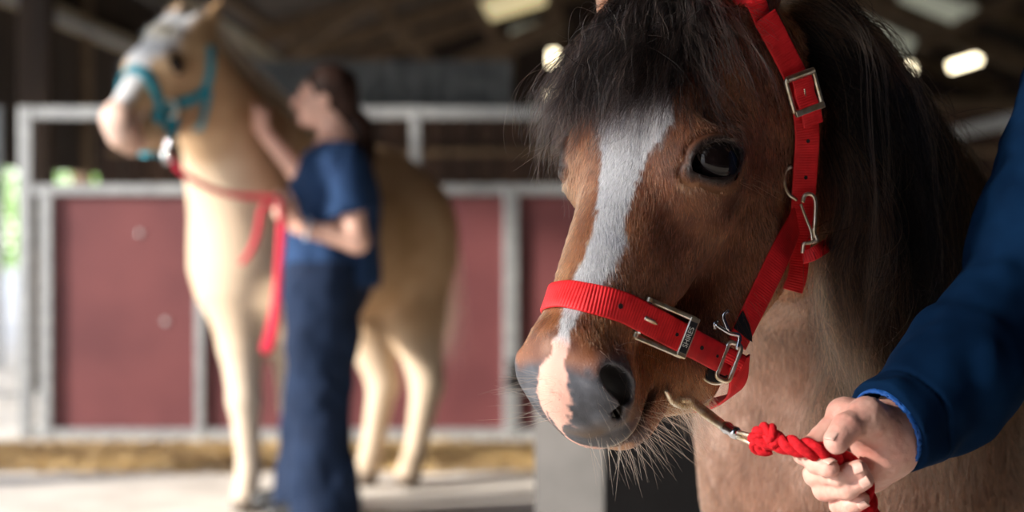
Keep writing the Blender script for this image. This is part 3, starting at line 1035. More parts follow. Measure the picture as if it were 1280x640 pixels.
# upper buckle
c, T, Nn_, S = nearest(fr_u, 996, 116)
c = c + Nn_ * .0062; bu = MB()
rect_ring(bu, c, T, S, Nn_, .036, .031, .0026, .004)
bu.bar(c - T * .0175 - S * .0165 + Nn_ * .003, c - T * .0175 + S * .0165 + Nn_ * .003, .0066, .0040, Nn_, .001)
bu.tube([c + T * .0175 - S * .015 + Nn_ * .003, c + T * .0175 + S * .015 + Nn_ * .003], .0034, 12)
b2 = bu.obj('buckle', M_BRASS, halter, smooth=False); b2['label'] = 'smaller metal buckle below the ear'
tg = MB(); tg.tube([c + T * .016 + Nn_ * .003, c + T * .004 + Nn_ * .002, c - T * .004 + Nn_ * .001], [.002, .0018, .0012], 8); tg.obj('tongue', M_BRASS, b2)
# raised loop of webbing through it
PL = [c + T * .018 + Nn_ * .001, c + T * .010 + Nn_ * .006, c, c - T * .012 + Nn_ * .003, c - T * .020 + Nn_ * .004, c - T * .034 + Nn_ * .001]
PL = spline(np.array(PL), 40); strap('keeper_end', PL, np.tile(Nn_, (40, 1)), .022, M_RED, halter)
for (x, y) in ((1001, 176), (999, 221)):
    q_, T_, N_, S_ = nearest(fr_u, x, y); eyelet(q_ + N_ * .0016, T_, N_, .0017, halter)
# throat ring (D) beside the cheek and the snap behind
c, T, Nn_, S = nearest(fr_u, 992, 230)
dm = MB(); a0 = W(983, 210, c[1] - .004); dm.tube(spline([W(990, 208, c[1] - .006), W(982, 214, c[1] - .006), W(981, 230, c[1] - .006), W(986, 243, c[1] - .006), W(996, 250, c[1] - .004)], 20), .0017, 8)
dm.obj('throat_ring', M_BRASS, halter)
yk = nearest(fr_u, 996, 280)[0][1] - .012
sn = MB(); sn.tube(spline([W(1003, 253, yk), W(1006, 244, yk), W(1014, 243, yk), W(1019, 251, yk), W(1019, 272, yk), W(1018, 290, yk), W(1021, 300, yk), W(1014, 303, yk), W(1005, 305, yk), W(1003, 316, yk + .002)], 50), .0021, 9)
sn.tube(spline([W(1001, 255, yk), W(1007, 272, yk), W(1014, 290, yk), W(1015, 300, yk)], 16), .0015, 8)
sn.obj('trigger_snap', M_BRASS, halter)['label'] = 'worn metal snap clip on the throat strap'
PT = spline(np.array([W(1003, 322, yk + .001), W(1012, 320, yk - .001), W(1024, 313, yk), W(1034, 306, yk + .03), W(1038, 300, yk + .06)]), 30)
strap('throat_strap', PT, np.tile(nrm([.25, -.9, .35]), (30, 1)), .013, M_RED, halter)
# leather tab with mark on the cheekpiece
c, T, Nn_, S = nearest(fr_k, 926, 410)
tb = MB(); tb.add([c + Nn_ * .003 + T * a + S * b for a, b in ((-.006, -.0135), (.002, -.0137), (.013, -.0132), (.006, .001), (-.001, .010), (-.006, .0135))] + [c + Nn_ * .0012 + T * a + S * b for a, b in ((-.006, -.0135), (.002, -.0137), (.013, -.0132), (.006, .001), (-.001, .010), (-.006, .0135))],
   [(0, 1, 2, 3, 4, 5), (6, 11, 10, 9, 8, 7)] + [(i, i + 6, (i + 1) % 6 + 6, (i + 1) % 6) for i in range(6)])
tb.obj('leather_tab', M_BLK, halter, smooth=False)
# round leather tab below the square ring
c = W(893, 461, cr_[1] + .004); Nt = nrm(Nn_ + [0, -.4, 0]); Tt = nrm(np.cross([0, 0, 1], Nt)); Tt = nrm(W(912, 470, 1.6) - W(876, 452, 1.6)); St = np.cross(Tt, Nt)
Dp = [(.0145 * math.cos(a), -.0135 * math.sin(a)) for a in np.linspace(0, math.pi, 16)]
sgn = 1 if (St[2] > 0) else -1
dm = MB(); dm.add([c + Tt * x + St * y * sgn + Nt * .0012 for x, y in Dp] + [c + Tt * x + St * y * sgn - Nt * .0012 for x, y in Dp], [tuple(range(16)), tuple(range(16, 32))[::-1]] + [(i, i + 16, (i + 1) % 16 + 16, (i + 1) % 16) for i in range(16)])
do = dm.obj('leather_tab', M_BLK, halter, smooth=False)
dr_ = MB(); dr_.tube([c + Tt * x * 1.08 + St * y * sgn * 1.08 for x, y in Dp], .0015, 8); dr_.obj('half_ring', M_BRASS, halter)
# --- chin strap, under the jaw from side to side
a0 = to_head(W(925, 452, cr_[1] + .006)[None].astype(np.float32))[0].astype(float)
zc = [(a0[0], a0[1], a0[2]), (a0[0] * .80, a0[1] + .012, a0[2] - .030), (a0[0] * .40, a0[1] + .018, a0[2] - .047), (0, a0[1] + .020, a0[2] - .052)]
zc = zc + [(-x, y, z) for x, y, z in zc[-2::-1]]
PC = from_head(spline(np.array(zc), 70))
PC, NC = push(PC, .003, 2); NC = NC + np.array([0, -.6, 0]); NC /= np.linalg.norm(NC, axis=1)[:, None]
strap('chin_strap', PC, NC, .027, M_RED, halter, amp=.0003)
rc_ = cr_ - NH * .004; TT = nrm(T)
P3 = spline(np.array([rc_ - TT * .002 + NH * .0035, rc_ + TT * .006 + NH * .0052, rc_ + TT * .0125 + NH * .001, rc_ + TT * .0085 - NH * .0055, rc_ - TT * .01 - NH * .006]), 30)
N3 = spline(np.array([NH, NH, TT, -NH, -NH]), 30); strap('ring_loop', P3, N3, .0275, M_RED, halter)

# =================================================================== lead rope and clip
M_ROPE = mat('red_rope', (.50, .006, .012), .85, 0, .2, build=noise_col((.36, .003, .008), (.62, .012, .020), 220, 4, .6, bscale=900, bdist=.0012))
lead = empty('lead_rope', tuple(W(950, 550, 1.5)))
tag(lead, 'thick twisted red lead rope in the foreground hand, clipped under the bay pony chin', 'rope')
yc = 1.50
hk = MB()


def onY(px, py, Y):
    h, n = cast(px, py)
    return W(px, py, min(Y, h[1] - .006) if h is not None and h[1] < 1.8 else Y)


hk.tube(spline([W(876, 500, 1.668), W(868, 507, 1.655), onY(852, 508, 1.645), onY(840, 502, 1.645), onY(834, 492, 1.65), onY(831, 488, 1.655)], 30), np.interp(np.linspace(0, 1, 30), [0, .7, 1], [.0028, .0026, .0018]), 10)
hk.tube(spline([onY(852, 500, 1.650), onY(863, 500, 1.645), W(872, 508, 1.638), W(886, 519, 1.626), W(898, 528, 1.612), W(908, 535, 1.600)], 24), np.interp(np.linspace(0, 1, 24), [0, .25, .6, 1], [.0028, .0044, .0052, .0044]), 12)
ho = hk.obj('snap_hook', M_BRASS, lead); ho['label'] = 'worn metal snap hook'
sw = MB(); a = W(906, 533, 1.602); b = W(922, 543, 1.586)
sw.tube([a, a + (b - a) * .25, a + (b - a) * .5, a + (b - a) * .8, b], [.0052, .0060, .0049, .0060, .0050], 14); sw.obj('swivel', M_STEEL, lead)
ey = MB(); ey.tube(spline([W(920, 540, 1.588), W(934, 543, 1.575), W(950, 550, 1.562), W(953, 556, 1.560), W(946, 557, 1.566), W(932, 551, 1.576), W(920, 545, 1.588)], 30), .0020, 8); ey.obj('rope_eye', M_BRASS, lead)
cg = MB(); cg.tube(spline([W(884, 488, 1.672), W(874, 492, 1.668), W(866, 500, 1.660), W(870, 507, 1.658), W(880, 503, 1.664), W(889, 494, 1.672)], 24, True), .0020, 8, closed=True); cg.obj('chin_ring', M_BRASS, halter)


def rope(name, path, r, pitch, material, parent, strands_=3, hand=1, n=None, sub=None):
    """laid rope: strands twisted round the path"""
    L = np.r_[0, np.cumsum(np.linalg.norm(np.diff(path, axis=0), axis=1))]
    n = n or int(L[-1] / (pitch / 14)); s = np.linspace(0, L[-1], n)
    C = np.stack([np.interp(s, L, path[:, k]) for k in range(3)], 1)
    T = np.gradient(C, axis=0); T /= np.linalg.norm(T, axis=1)[:, None]
    u = nrm(np.cross(T[0], (0, 1, .3))); U = []
    for i in range(n): u = nrm(u - T[i] * (u @ T[i])); U.append(u)
    U = np.array(U); V = np.cross(T, U); m = MB(); rr = np.interp(s, [0, L[-1]], [1, 1])
    for k in range(strands_):
        a = hand * 2 * np.pi * s / pitch + 2 * np.pi * k / strands_
        Q = C + (np.cos(a)[:, None] * U + np.sin(a)[:, None] * V) * r * .56
        m.tube(Q, r * .53, 12)
    return m.obj(name, material, parent)


RP = spline(np.array([W(944, 551, 1.566), W(960, 549, 1.556), W(985, 556, 1.540), W(1010, 561, 1.528), W(1035, 568, 1.532), W(1055, 576, 1.545), W(1072, 590, 1.560), W(1080, 607, 1.565), W(1084, 628, 1.565), W(1090, 650, 1.56), W(1102, 700, 1.55), W(1105, 800, 1.55), W(1095, 950, 1.56)]), 260)
rope('rope', RP, .0088, .046, M_ROPE, lead)
# spliced eye of the rope
sp = spline(np.array([W(962, 560, 1.560), W(950, 562, 1.565), W(943, 552, 1.565), W(948, 541, 1.558), W(960, 536, 1.550), W(968, 545, 1.542), W(966, 556, 1.545)]), 60)
rope('rope_splice', sp, .0062, .030, M_ROPE, lead)
# =================================================================== camera, sky, sun
cam = bpy.data.cameras.new('camera'); camo = bpy.data.objects.new('camera', cam); COL.objects.link(camo)
camo.location = (0, 0, CAMH); camo.rotation_euler = (math.pi / 2, 0, 0)
cam.sensor_width = 36; cam.lens = F_PX / 1280 * 36; cam.shift_y = -60 / 1280; cam.clip_start = .05
cam.dof.use_dof = True; cam.dof.focus_distance = 1.65; cam.dof.aperture_fstop = cam.lens / 1000 / .0175
SC.camera = camo
SC.view_settings.view_transform = 'Standard'; SC.view_settings.look = 'None'; SC.view_settings.gamma = 1
SC.view_settings.use_curve_mapping = False; SC.view_settings.exposure = EXPO
wd = bpy.data.worlds.new('sky'); SC.world = wd; wd.use_nodes = True; nt = wd.node_tree
bg = nt.nodes['Background']; bg.inputs[1].default_value = SKY_E
tc = nt.nodes.new('ShaderNodeTexCoord'); sp_ = nt.nodes.new('ShaderNodeSeparateXYZ'); rp = nt.nodes.new('ShaderNodeValToRGB')
nt.links.new(tc.outputs['Generated'], sp_.inputs[0]); nt.links.new(sp_.outputs['Z'], rp.inputs[0])
e = rp.color_ramp.elements; e[0].position = 0; e[0].color = (1, .98, .95, 1); e[1].position = .7; e[1].color = (.50, .66, 1, 1)
nt.links.new(rp.outputs[0], bg.inputs[0])
sl = bpy.data.lights.new('sun', 'SUN'); sl.energy = SUN_E; sl.angle = math.radians(4); sl.color = (1, .93, .84)
so = bpy.data.objects.new('sun', sl); COL.objects.link(so)
SD = Vector(SUN_D).normalized(); so.rotation_euler = SD.to_track_quat('-Z', 'Y').to_euler()

# =================================================================== barn shell
M_FLOOR = mat('concrete', rough=.85, build=noise_col((.52, .48, .43), (.76, .71, .64), 3, 6, .3, bscale=30, bdist=.01))
M_WOODD = mat('dark_boards', rough=.85, build=noise_col((.022, .013, .009), (.060, .036, .022), 6, 5, .3, stretch=(1, 1, .15)))
M_ROOF = mat('roof_sheets', rough=.8, build=noise_col((.03, .021, .015), (.06, .042, .03), 4, 4))
M_BEAM = mat('beam_timber', rough=.8, build=noise_col((.14, .09, .05), (.26, .17, .10), 8, 5, .2))
M_BEAMP = mat('pale_beam_timber', rough=.75, build=noise_col((.45, .36, .24), (.66, .56, .40), 8, 5, .2))
M_GALV = mat('galvanised_steel', rough=.42, metal=.35, build=noise_col((.27, .28, .29), (.41, .42, .42), 25, 4, .05))
M_MAROON = mat('maroon_board', rough=.6, build=noise_col((.128, .032, .036), (.172, .046, .048), 3, 5))
M_CORR = mat('corrugated_sheet', rough=.5, metal=.3, build=noise_col((.10, .11, .115), (.18, .19, .195), 6, 3))


def struct(o): o['kind'] = 'structure'; return o


def slab(name, c, size, m, parent=None, R=None, bev=0):
    return struct(MB().box(c, size, R, bev).obj(name, m, parent, smooth=False))


slab('floor', (1, 15, -.05), (40, 60, .1), M_FLOOR)
EX, EZ, RX, RZ, WX = -4.4, 3.60, 2.4, 5.7, 9.2
Y0, Y1 = -1.5, 34.0
# upper part of the left wall; the bays below it stand open
m = MB()
for k in range(int((Y1 - 10) / .25)):
    y = 10 + k * .25
    m.box((EX + .008 * (k % 2), y + .12, (1.48 + EZ) / 2), (.03, .252, EZ - 1.48))
struct(m.obj('wall_left', M_WOODD, smooth=False))
m = MB()
for k in range(int((WX - EX) / .25) + 1):
    x = EX + k * .25 + .12; zt = RZ - abs(x - RX) * (RZ - EZ) / (RX - EX)
    m.box((x, Y1 + .01 * (k % 2), zt / 2), (.252, .04, zt))
struct(m.obj('wall_back', M_WOODD, smooth=False))
m = MB()
for k in range(int((Y1 - Y0) / .25)):
    m.box((WX + .01 * (k % 2), Y0 + k * .25 + .12, 1.84), (.04, .252, 3.68))
struct(m.obj('wall_right', M_WOODD, smooth=False))
m = MB()
for k in range(int((WX + 1.6) / .25)):
    x = -1.6 + k * .25 + .12; zt = RZ - abs(x - RX) * (RZ - EZ) / (RX - EX) - .05
    m.box((x, Y0 + .008 * (k % 2), zt / 2), (.252, .04, zt))
struct(m.obj('wall_sky_block', M_WOODD, smooth=False))  # unseen wall added behind the camera to block sky light from the front
# roof: two corrugated slopes
def slope(x0, z0, x1, z1):
    n = 340; V = []; F_ = []
    for i in range(n + 1):
        y = Y0 + (Y1 - Y0) * i / n; dz = .018 * math.sin(i * math.pi / 2)
        V += [(x0, y, z0 + dz), (x1, y, z1 + dz), (x0, y, z0 + dz + .03), (x1, y, z1 + dz + .03)]
    for i in range(n):
        a = 4 * i; F_ += [(a, a + 1, a + 5, a + 4), (a + 2, a + 6, a + 7, a + 3), (a, a + 4, a + 6, a + 2), (a + 1, a + 3, a + 7, a + 5)]
    return V, F_
m = MB(); m.add(*slope(EX - .5, EZ - .1, RX, RZ)); m.add(*slope(RX, RZ, WX + .2, RZ - (WX + .2 - RX) * .323))
struct(m.obj('ceiling', M_ROOF, smooth=False))
# rafters, purlins and wall plate
def beam(name, a, b, w, h, m_, label, group=None, up=(0, 0, 1)):
    o = MB().bar(a, b, w, h, up, .006).obj(name, m_, None, smooth=False); return tag(o, label, 'beam', group)
n = 0
for y in (26, 29.5, 33):
    for s in (-1, 1):
        xe = EX if s < 0 else WX; ze = EZ if s < 0 else RZ - (WX - RX) * .323
        o = MB().bar((xe, y, ze - .16), (RX, y, RZ - .16), .12, .26, bev=.006).obj('trim_1', M_BEAM, None, smooth=False); struct(o)
for i in range(9):
    x = EX + .8 + i * 1.55
    z = RZ - abs(x - RX) * (RZ - EZ) / (RX - EX) - .03
    struct(MB().bar((x, 12, z - .03), (x, Y1, z - .03), .07, .12, bev=.004).obj('trim_2', M_BEAM, None, smooth=False))
struct(MB().bar((EX, -1.5, 2.98), (EX, Y1, 2.98), .12, .2, bev=.006).obj('trim_3', M_BEAMP, None, smooth=False))
struct(MB().bar((EX + .30, 6, 2.86), (EX + .30, 24, 2.86), .14, .05, bev=.006).obj('trim_4', M_GALV, None, smooth=False))
# braces seen against the dark roof
G = 'timber roof braces'
beam('roof_brace', W(420, 150, 19), W(706, 26, 19), .22, .20, M_BEAM, 'broad brown timber brace rising to the right above the fence, behind the woman', None)
beam('roof_brace', W(455, -14, 18.4), W(545, 88, 18.4), .12, .14, M_BEAM, 'brown timber strut sloping down to the right above the woman head', None)
beam('roof_brace', W(220, -6, 16), W(356, 86, 16), .11, .12, M_BEAMP, 'pale timber strut sloping down between the palomino head and the woman', None)
beam('roof_brace', W(362, 66, 17), W(475, -10, 17), .16, .15, M_BEAM, 'timber brace rising to the top of the picture left of the woman head', None)
beam('roof_brace', W(585, -10, 20), W(640, 84, 20), .12, .12, M_BEAM, 'timber strut sloping down right just left of the round hanging lights', None)
beam('roof_brace', W(690, -20, 21), W(700, 140, 21), .16, .16, M_BEAM, 'upright dark timber post behind the two bright lights by the pony forelock', None)
beam('roof_brace', W(1020, -30, 19), W(1300, 90, 19), .16, .18, M_BEAM, 'long timber brace falling to the right above the pen at right', None)
beam('roof_brace', W(1150, 60, 18), W(1300, -20, 18), .12, .14, M_BEAM, 'timber brace rising to the top right corner', None)
beam('cross_beam', W(930, 133, 15), W(1500, 132, 15), .12, .12, M_BEAM, 'level brown timber beam behind the pen at right', None)
# translucent roof lights
def glow(name, col, e):
    m = bpy.data.materials.new(name); m.use_nodes = True; nt = m.node_tree; b = nt.nodes['Principled BSDF']
    b.inputs['Base Color'].default_value = (*col, 1); b.inputs['Emission Color'].default_value = (*col, 1); b.inputs['Emission Strength'].default_value = e
    return m
M_RL = glow('roof_light', (.95, .80, .45), .55); M_RL2 = glow('roof_light_grey', (.8, .82, .66), .22); M_LAMP = glow('lamp_glow', (1, .86, .58), 7.0)
for k, (a, b, Y, w, mm) in enumerate([((600, 16), (680, -8), 22, .22, M_RL), ((640, 46), (697, 28), 22, .14, M_RL2), ((1060, 28), (1135, 62), 22, .22, M_RL2), ((1128, -4), (1212, 22), 22, .22, M_RL2)]):
    struct(MB().bar(W(*a, Y), W(*b, Y), .5, w, bev=.01).obj('window_%d' % (k + 1), mm, None, smooth=False))
# tube lamps
for (a, b, Y, lab) in [((692, 64), (692, 82), 20, 'bright lamp high over the fence, upper of the two beside the pony forelock'), ((692, 114), (692, 121), 20, 'bright lamp just above the fence rail, lower of the two beside the pony forelock'),
                       ((1121, 90), (1141, 84), 20, 'short bright tube lamp right of the mane, above another lamp'), ((1188, 84), (1224, 73), 20, 'longest bright tube lamp at the right, under the roof'),
                       ((1116, 121), (1130, 115), 20, 'small bright lamp right against the mane, lowest at the right')]:
    A = W(*a, Y); B = W(*b, Y)
    r = empty('tube_lamp', tuple((A + B) / 2)); tag(r, lab, 'lamp', None)
    m = MB(); m.tube([A, A + (B - A) * .5, B], .05, 12); m.obj('tube', M_LAMP, r)
    m = MB(); up = np.array([0, .09, 0]); m.bar(A + up, B + up, .10, .05, (0, 1, 0), .006); m.obj('housing', M_GALV, r, smooth=False)
    c_ = (A + B) / 2 + up; zr = RZ - abs(c_[0] - RX) * (RZ - EZ) / (RX - EX) - .02
    m = MB(); m.tube([c_, (c_[0], c_[1], zr)], .008, 6); m.obj('hanging_rod', M_BLK, r)

# ------------------------------------------------------------------ pen behind the woman
PY = 8.63
fence = empty('pen_partition', (0, PY, 0)); tag(fence, 'steel framed pen partition with maroon boards behind the palomino and the woman', 'fence')
def fz(py): return CAMH + (HOR - py) / F_PX * PY
def fx(px): return (px - 640) / F_PX * PY
def rail(y, x0, x1, th=.05, name='rail'): return MB().bar((fx(x0), PY, fz(y)), (fx(x1), PY, fz(y)), .05, th, bev=.006).obj(name, M_GALV, fence, smooth=False)
rail(141, 26, 1100, .062); rail(237, 26, 1100, .055); rail(543, 26, 1100, .06)
def post(px, y0, y1, w=.055): return MB().bar((fx(px), PY - .002, fz(y1)), (fx(px), PY - .002, fz(y0)), w, .055, (0, 1, 0), .006).obj('post', M_GALV, fence, smooth=False)
post(33, 133, 550, .065); post(59, 237, 550, .06); post(251, 237, 550, .045); post(639, 232, 552, .075); post(520, 141, 237, .05); post(900, 141, 550)
for a, b in ((60, 250), (252, 636), (642, 900)):
    MB().box(((fx(a) + fx(b)) / 2, PY + .012, (fz(242) + fz(545)) / 2), (fx(b) - fx(a), .02, fz(242) - fz(545)), None, .003).obj('board', M_MAROON, fence, smooth=False)
m = MB(); m.bar((fx(640), PY - .06, fz(466)), (fx(668), PY - .06, fz(466)), .05, .11, bev=.01); m.tube([(fx(640), PY - .07, fz(450)), (fx(640), PY - .07, fz(484))], .03, 10)
m.obj('latch', M_BLK, fence)['label'] = 'dark latch on the steel post'
for (x, y) in ((175, 292), (207, 402), (551, 462)):
    m = MB(); m.tube([(fx(x), PY - .004, fz(y)), (fx(x), PY + .004, fz(y))], .014, 12); m.obj('fixing_bolt', M_GALV, fence)
# nearer rails of the pen on the right
side = empty('side_pen', (2.75, 10.5, 0)); tag(side, 'grey steel rail pen with reddish boards at the right edge behind the pony neck', 'fence')
for z in (1.60, 1.21, .12): MB().bar((2.80, 11.2, z), (2.55, 7.6, z), .05, .075, bev=.006).obj('rail', M_GALV, side, smooth=False)
for (x, y) in ((2.80, 11.2), (2.655, 9.2)): MB().bar((x, y, 0), (x, y, 1.62), .13, .06, (0, 1, 0), .006).obj('post', M_GALV, side, smooth=False)
MB().bar((2.815, 11.2, .66), (2.565, 7.6, .66), .02, 1.04, bev=.003).obj('board', M_MAROON, side, smooth=False)
# wooden stalls further back
m = MB()
for k in range(56):
    x = -3.2 + k * .2; m.box((x, 14, .95), (.185, .03, 1.9))
o = m.obj('stall_boarding', mat('stall_boards', rough=.8, build=noise_col((.035, .017, .010), (.085, .042, .024), 5, 5, .2, stretch=(1, 1, .1))), None, smooth=False); tag(o, 'dark brown vertical boarding of the stalls behind the steel partition', 'boarding')
o = MB().bar((-3.2, 13.93, 1.93 - .36), (8, 13.93, 1.93 - .36), .05, .05).obj('stall_rail', M_BEAM, None, smooth=False); tag(o, 'thin brown rail running along the dark boarding behind the partition', 'rail')
m = MB(); V = []; 
for k in range(160):
    x = -3.2 + k * .02; m.add([(x, 14.2 + .02 * math.sin(k * 1.1), 0), (x + .02, 14.2 + .02 * math.sin((k + 1) * 1.1), 0), (x + .02, 14.2 + .02 * math.sin((k + 1) * 1.1), 2.32), (x, 14.2 + .02 * math.sin(k * 1.1), 2.32),
        (x, 14.23 + .02 * math.sin(k * 1.1), 0), (x + .02, 14.23 + .02 * math.sin((k + 1) * 1.1), 0), (x + .02, 14.23 + .02 * math.sin((k + 1) * 1.1), 2.32), (x, 14.23 + .02 * math.sin(k * 1.1), 2.32)], [(0, 1, 2, 3), (4, 7, 6, 5), (3, 2, 6, 7), (0, 4, 5, 1)])
tag(m.obj('corrugated_panel', M_CORR, None, smooth=False), 'grey corrugated metal panel behind the head of the woman', 'panel')
tag(MB().bar((-2.97, 11, 0), (-2.97, 11, 3.9), .19, .19, (0, 1, 0), .01).obj('timber_post', M_WOODD, None, smooth=False), 'dark upright timber post at the left edge behind the partition', 'post')
tag(MB().bar((-3.66, 12.4, 0), (-3.66, 12.4, 1.85), .14, .06, (0, 1, 0), .006).obj('steel_post', M_GALV, None, smooth=False), 'pale steel post at the extreme left edge in front of the open bay', 'post')
for y in (-1.2, 2.6, 6.4, 10.2, 14, 18, 22, 26, 30, 33.8):
    struct(MB().bar((EX, y, 0), (EX, y, EZ - .1), .18, .18, (0, 1, 0), .01).obj('trim_5', M_BEAM, None, smooth=False))
# hedge outside the open bays
rg = np.random.default_rng(3); n = 15000
c = np.stack([rg.normal(-9.5, .5, n), rg.uniform(2, 48, n), rg.uniform(.05, 2.5, n)], 1)
V = []; F_ = []
q = rg.normal(0, 1, (n, 2, 3)); q /= np.linalg.norm(q, axis=2)[:, :, None]
for i in range(n):
    a, b = q[i] * .10; V += [c[i] - a, c[i] + b * .5, c[i] + a, c[i] - b * .5]; F_.append((4 * i, 4 * i + 1, 4 * i + 2, 4 * i + 3))
hd = mesh_obj('hedge', V, np.array(F_), mat('hedge_leaf', rough=.6, build=noise_col((.16, .32, .05), (.40, .62, .14), 9, 3)), None, smooth=False)
tag(hd, 'bright green hedge outside beyond the open bay at the left', 'hedge', kind='stuff')

# ------------------------------------------------------------------ straw along the partition
rg = np.random.default_rng(8); n = 26000
x = rg.uniform(-3.0, 3.2, n); yy = rg.triangular(7.45, 8.05, 8.5, n); hgt = np.clip(1 - np.abs(yy - 8.0) / .55, 0, 1) * .035
c = np.stack([x, yy, .004 + hgt * rg.random(n)], 1)
d = rg.normal(0, 1, (n, 3)) * [1, 1, .28]; d /= np.linalg.norm(d, axis=1)[:, None]
L = rg.uniform(.03, .11, n)[:, None, None]; tt = np.linspace(-.5, .5, 3)[None, :, None]
pts = c[:, None] + d[:, None] * L * tt; pts[:, :, 2] = np.maximum(pts[:, :, 2], .003)
M_STRAW = mat('straw', rough=.7, build=attr_col('tint'))
st = strands('straw', pts, np.full((n, 3), .0022), mix(np.tile([.13, .07, .028], (n, 1)), (.64, .45, .20), np.clip(.45 + .6 * vnoise(c, 5, 2) + rg.normal(0, .25, n), 0, 1)), M_STRAW)
tag(st, 'loose golden straw lying along the foot of the partition', 'straw', kind='stuff')
st['label'] = 'loose golden straw lying along the foot of the partition'

# ------------------------------------------------------------------ feed bin close behind the pony muzzle
M_BIN = mat('grey_plastic', rough=.7, build=noise_col((.075, .071, .067), (.11, .103, .098), 6, 4))
M_BIN_SHADE = mat('shaded_grey_plastic', rough=.6, build=noise_col((.010, .011, .016), (.018, .019, .024), 6, 4))  # dark copy of the bin plastic, the shaded face put into the colour
BY = 3.7
a = W(755, 700, BY)[0]; x0 = W(668, 700, BY + .06)[0]; x1 = W(905, 700, BY + .30)[0]
bn = empty('feed_bin', (a, BY + .2, 0)); tag(bn, 'tall grey feed bin, shade painted dark on one side, blurred behind the pony muzzle', 'bin')
H = .74
def prism(pts_, z0, z1, tap=0):
    n = len(pts_); c_ = np.mean(pts_, 0); lo = [tuple(c_ + (np.array(p) - c_) * (1 - tap)) + (z0,) for p in pts_]; hi = [tuple(p) + (z1,) for p in pts_]
    return lo + hi, [tuple(range(n))[::-1], tuple(range(n, 2 * n))] + [(i, (i + 1) % n, (i + 1) % n + n, i + n) for i in range(n)]
p1 = [(x0, BY + .06), (a, BY), (a + .02, BY + .38), (x0 + .02, BY + .42)]
p2 = [(a, BY), (x1, BY + .26), (x1 + .02, BY + .50), (a + .02, BY + .38)]
MB().add(*prism(p1, 0, H, .03)).obj('bin_end', M_BIN, bn, smooth=False); MB().add(*prism(p2, 0, H, .0)).obj('bin_side', M_BIN_SHADE, bn, smooth=False)
pl_ = [(x0 - .015, BY + .045), (a, BY - .018), (x1 + .015, BY + .25), (x1 + .03, BY + .52), (x0 + .01, BY + .44)]
MB().add(*prism(pl_, H, H + .03)).obj('rim', M_BIN_SHADE, bn, smooth=False)
# =================================================================== palomino
HR2 = np.array([[0.9033428, -0.3356676, -0.26701881], [-0.42882444, -0.69369612, -0.57870139], [-0.00902139, -0.63726992, 0.77058787]])
HL2 = np.array([-1.19130157, 6.1, 1.75720018]); S2 = 1.22


def to2(P): return ((P - HL2.astype(np.float32)) @ HR2.astype(np.float32)) / (HS * S2).astype(np.float32)
def fr2(q): return (np.asarray(q) * HS * S2) @ HR2.T + HL2


def pal_sdf(P):
    P = P.astype(np.float32)
    d = head_sdf(to2(P), False, False) * 1.15
    d = smin(d, rcone(P, fr2([0, .0, -.10]), W(300, 215, 6.6), .125, .17), .08)
    d = smin(d, rcone(P, fr2([0, .0, -.07]), W(400, 215, 6.95), .07, .10), .10)
    d = smin(d, rcone(P, W(290, 215, 6.6), W(305, 325, 6.65), .16, .21), .10)
    d = smin(d, rcone(P, W(345, 300, 6.85), W(478, 298, 7.35), .27, .305), .15)
    d = smin(d, ell(P, W(490, 290, 7.42), (.25, .27, .29)), .10)
    d = smin(d, rcone(P, W(400, 215, 6.95), W(470, 215, 7.35), .06, .09), .15)
    def leg(js):
        e = None
        for (a, b) in zip(js[:-1], js[1:]):
            c = rcone(P, W(a[0], a[1], a[2]), W(b[0], b[1], b[2]), a[3], b[3]); e = c if e is None else smin(e, c, .03)
        return e
    for js in ([(300, 370, 6.62, .15), (302, 430, 6.6, .085), (306, 500, 6.56, .060), (311, 585, 6.54, .040), (306, 626, 6.5, .052)],
               [(356, 370, 6.60, .13), (362, 420, 6.64, .080), (368, 505, 6.68, .055), (372, 590, 6.72, .038), (368, 616, 6.70, .050)],
               [(468, 360, 7.40, .18), (460, 405, 7.35, .12), (479, 480, 7.30, .062), (464, 565, 7.2, .042), (456, 597, 7.15, .055)],
               [(518, 330, 7.32, .17), (520, 395, 7.28, .12), (534, 482, 7.22, .065), (519, 565, 7.15, .042), (510, 594, 7.08, .055)]):
        d = smin(d, leg(js), .06)
    return np.where(P[:, 2] < .004, np.maximum(d, .004 - P[:, 2]), d)


v, f = sdf_mesh(pal_sdf, (-1.75, 5.55, -.02), (-.15, 8.0, 2.15), .016)
q = to2(v.astype(np.float32)).astype(float); hd = sstep(.34, .26, np.linalg.norm(q - [0, .17, -.08], axis=1))
n1 = vnoise(v, 6, 2); n2 = vnoise(v, 20, 4)
c = ramp3(.5 + .3 * n1 + .15 * n2, [(0, (.34, .19, .075)), (.5, (.52, .33, .18)), (1, (.70, .50, .32))])
c = mix(c, (.70, .60, .48), sstep(.75, .45, v[:, 2]) * .6)
c = mix(c, (.72, .62, .50), .5 * sstep(-.75, -1.15, v[:, 0] + .2 * v[:, 1] - 1.35) * sstep(1.5, 1.2, v[:, 2]))
fc = ramp3(.5 + .3 * n2, [(0, (.34, .20, .10)), (1, (.62, .42, .24))]); c = mix(c, fc, hd * .8)
c = mix(c, (.74, .74, .76), hd * sstep(.050, .036, np.abs(q[:, 0] + .008)) * (q[:, 2] > -.09))
c = mix(c, (.72, .74, .78), hd * sstep(.085, .06, np.abs(q[:, 0] + .01)) * (q[:, 2] > -.06) * sstep(.17, .13, q[:, 1]))
c = c * .86; c = mix(c, (.58, .38, .30), hd * sstep(.325, .35, q[:, 1]) * .85)
c = mix(c, (.10, .06, .05), hd * sstep(.03, .018, np.linalg.norm(np.c_[np.abs(q[:, 0]), q[:, 1:]] - NOS, axis=1)) * .7)
c = mix(c, (.06, .045, .04), sstep(.07, .05, v[:, 2]) * .8)
M_PAL = mat('palomino_hide', rough=.6, spec=.3, build=attr_col('tint'))
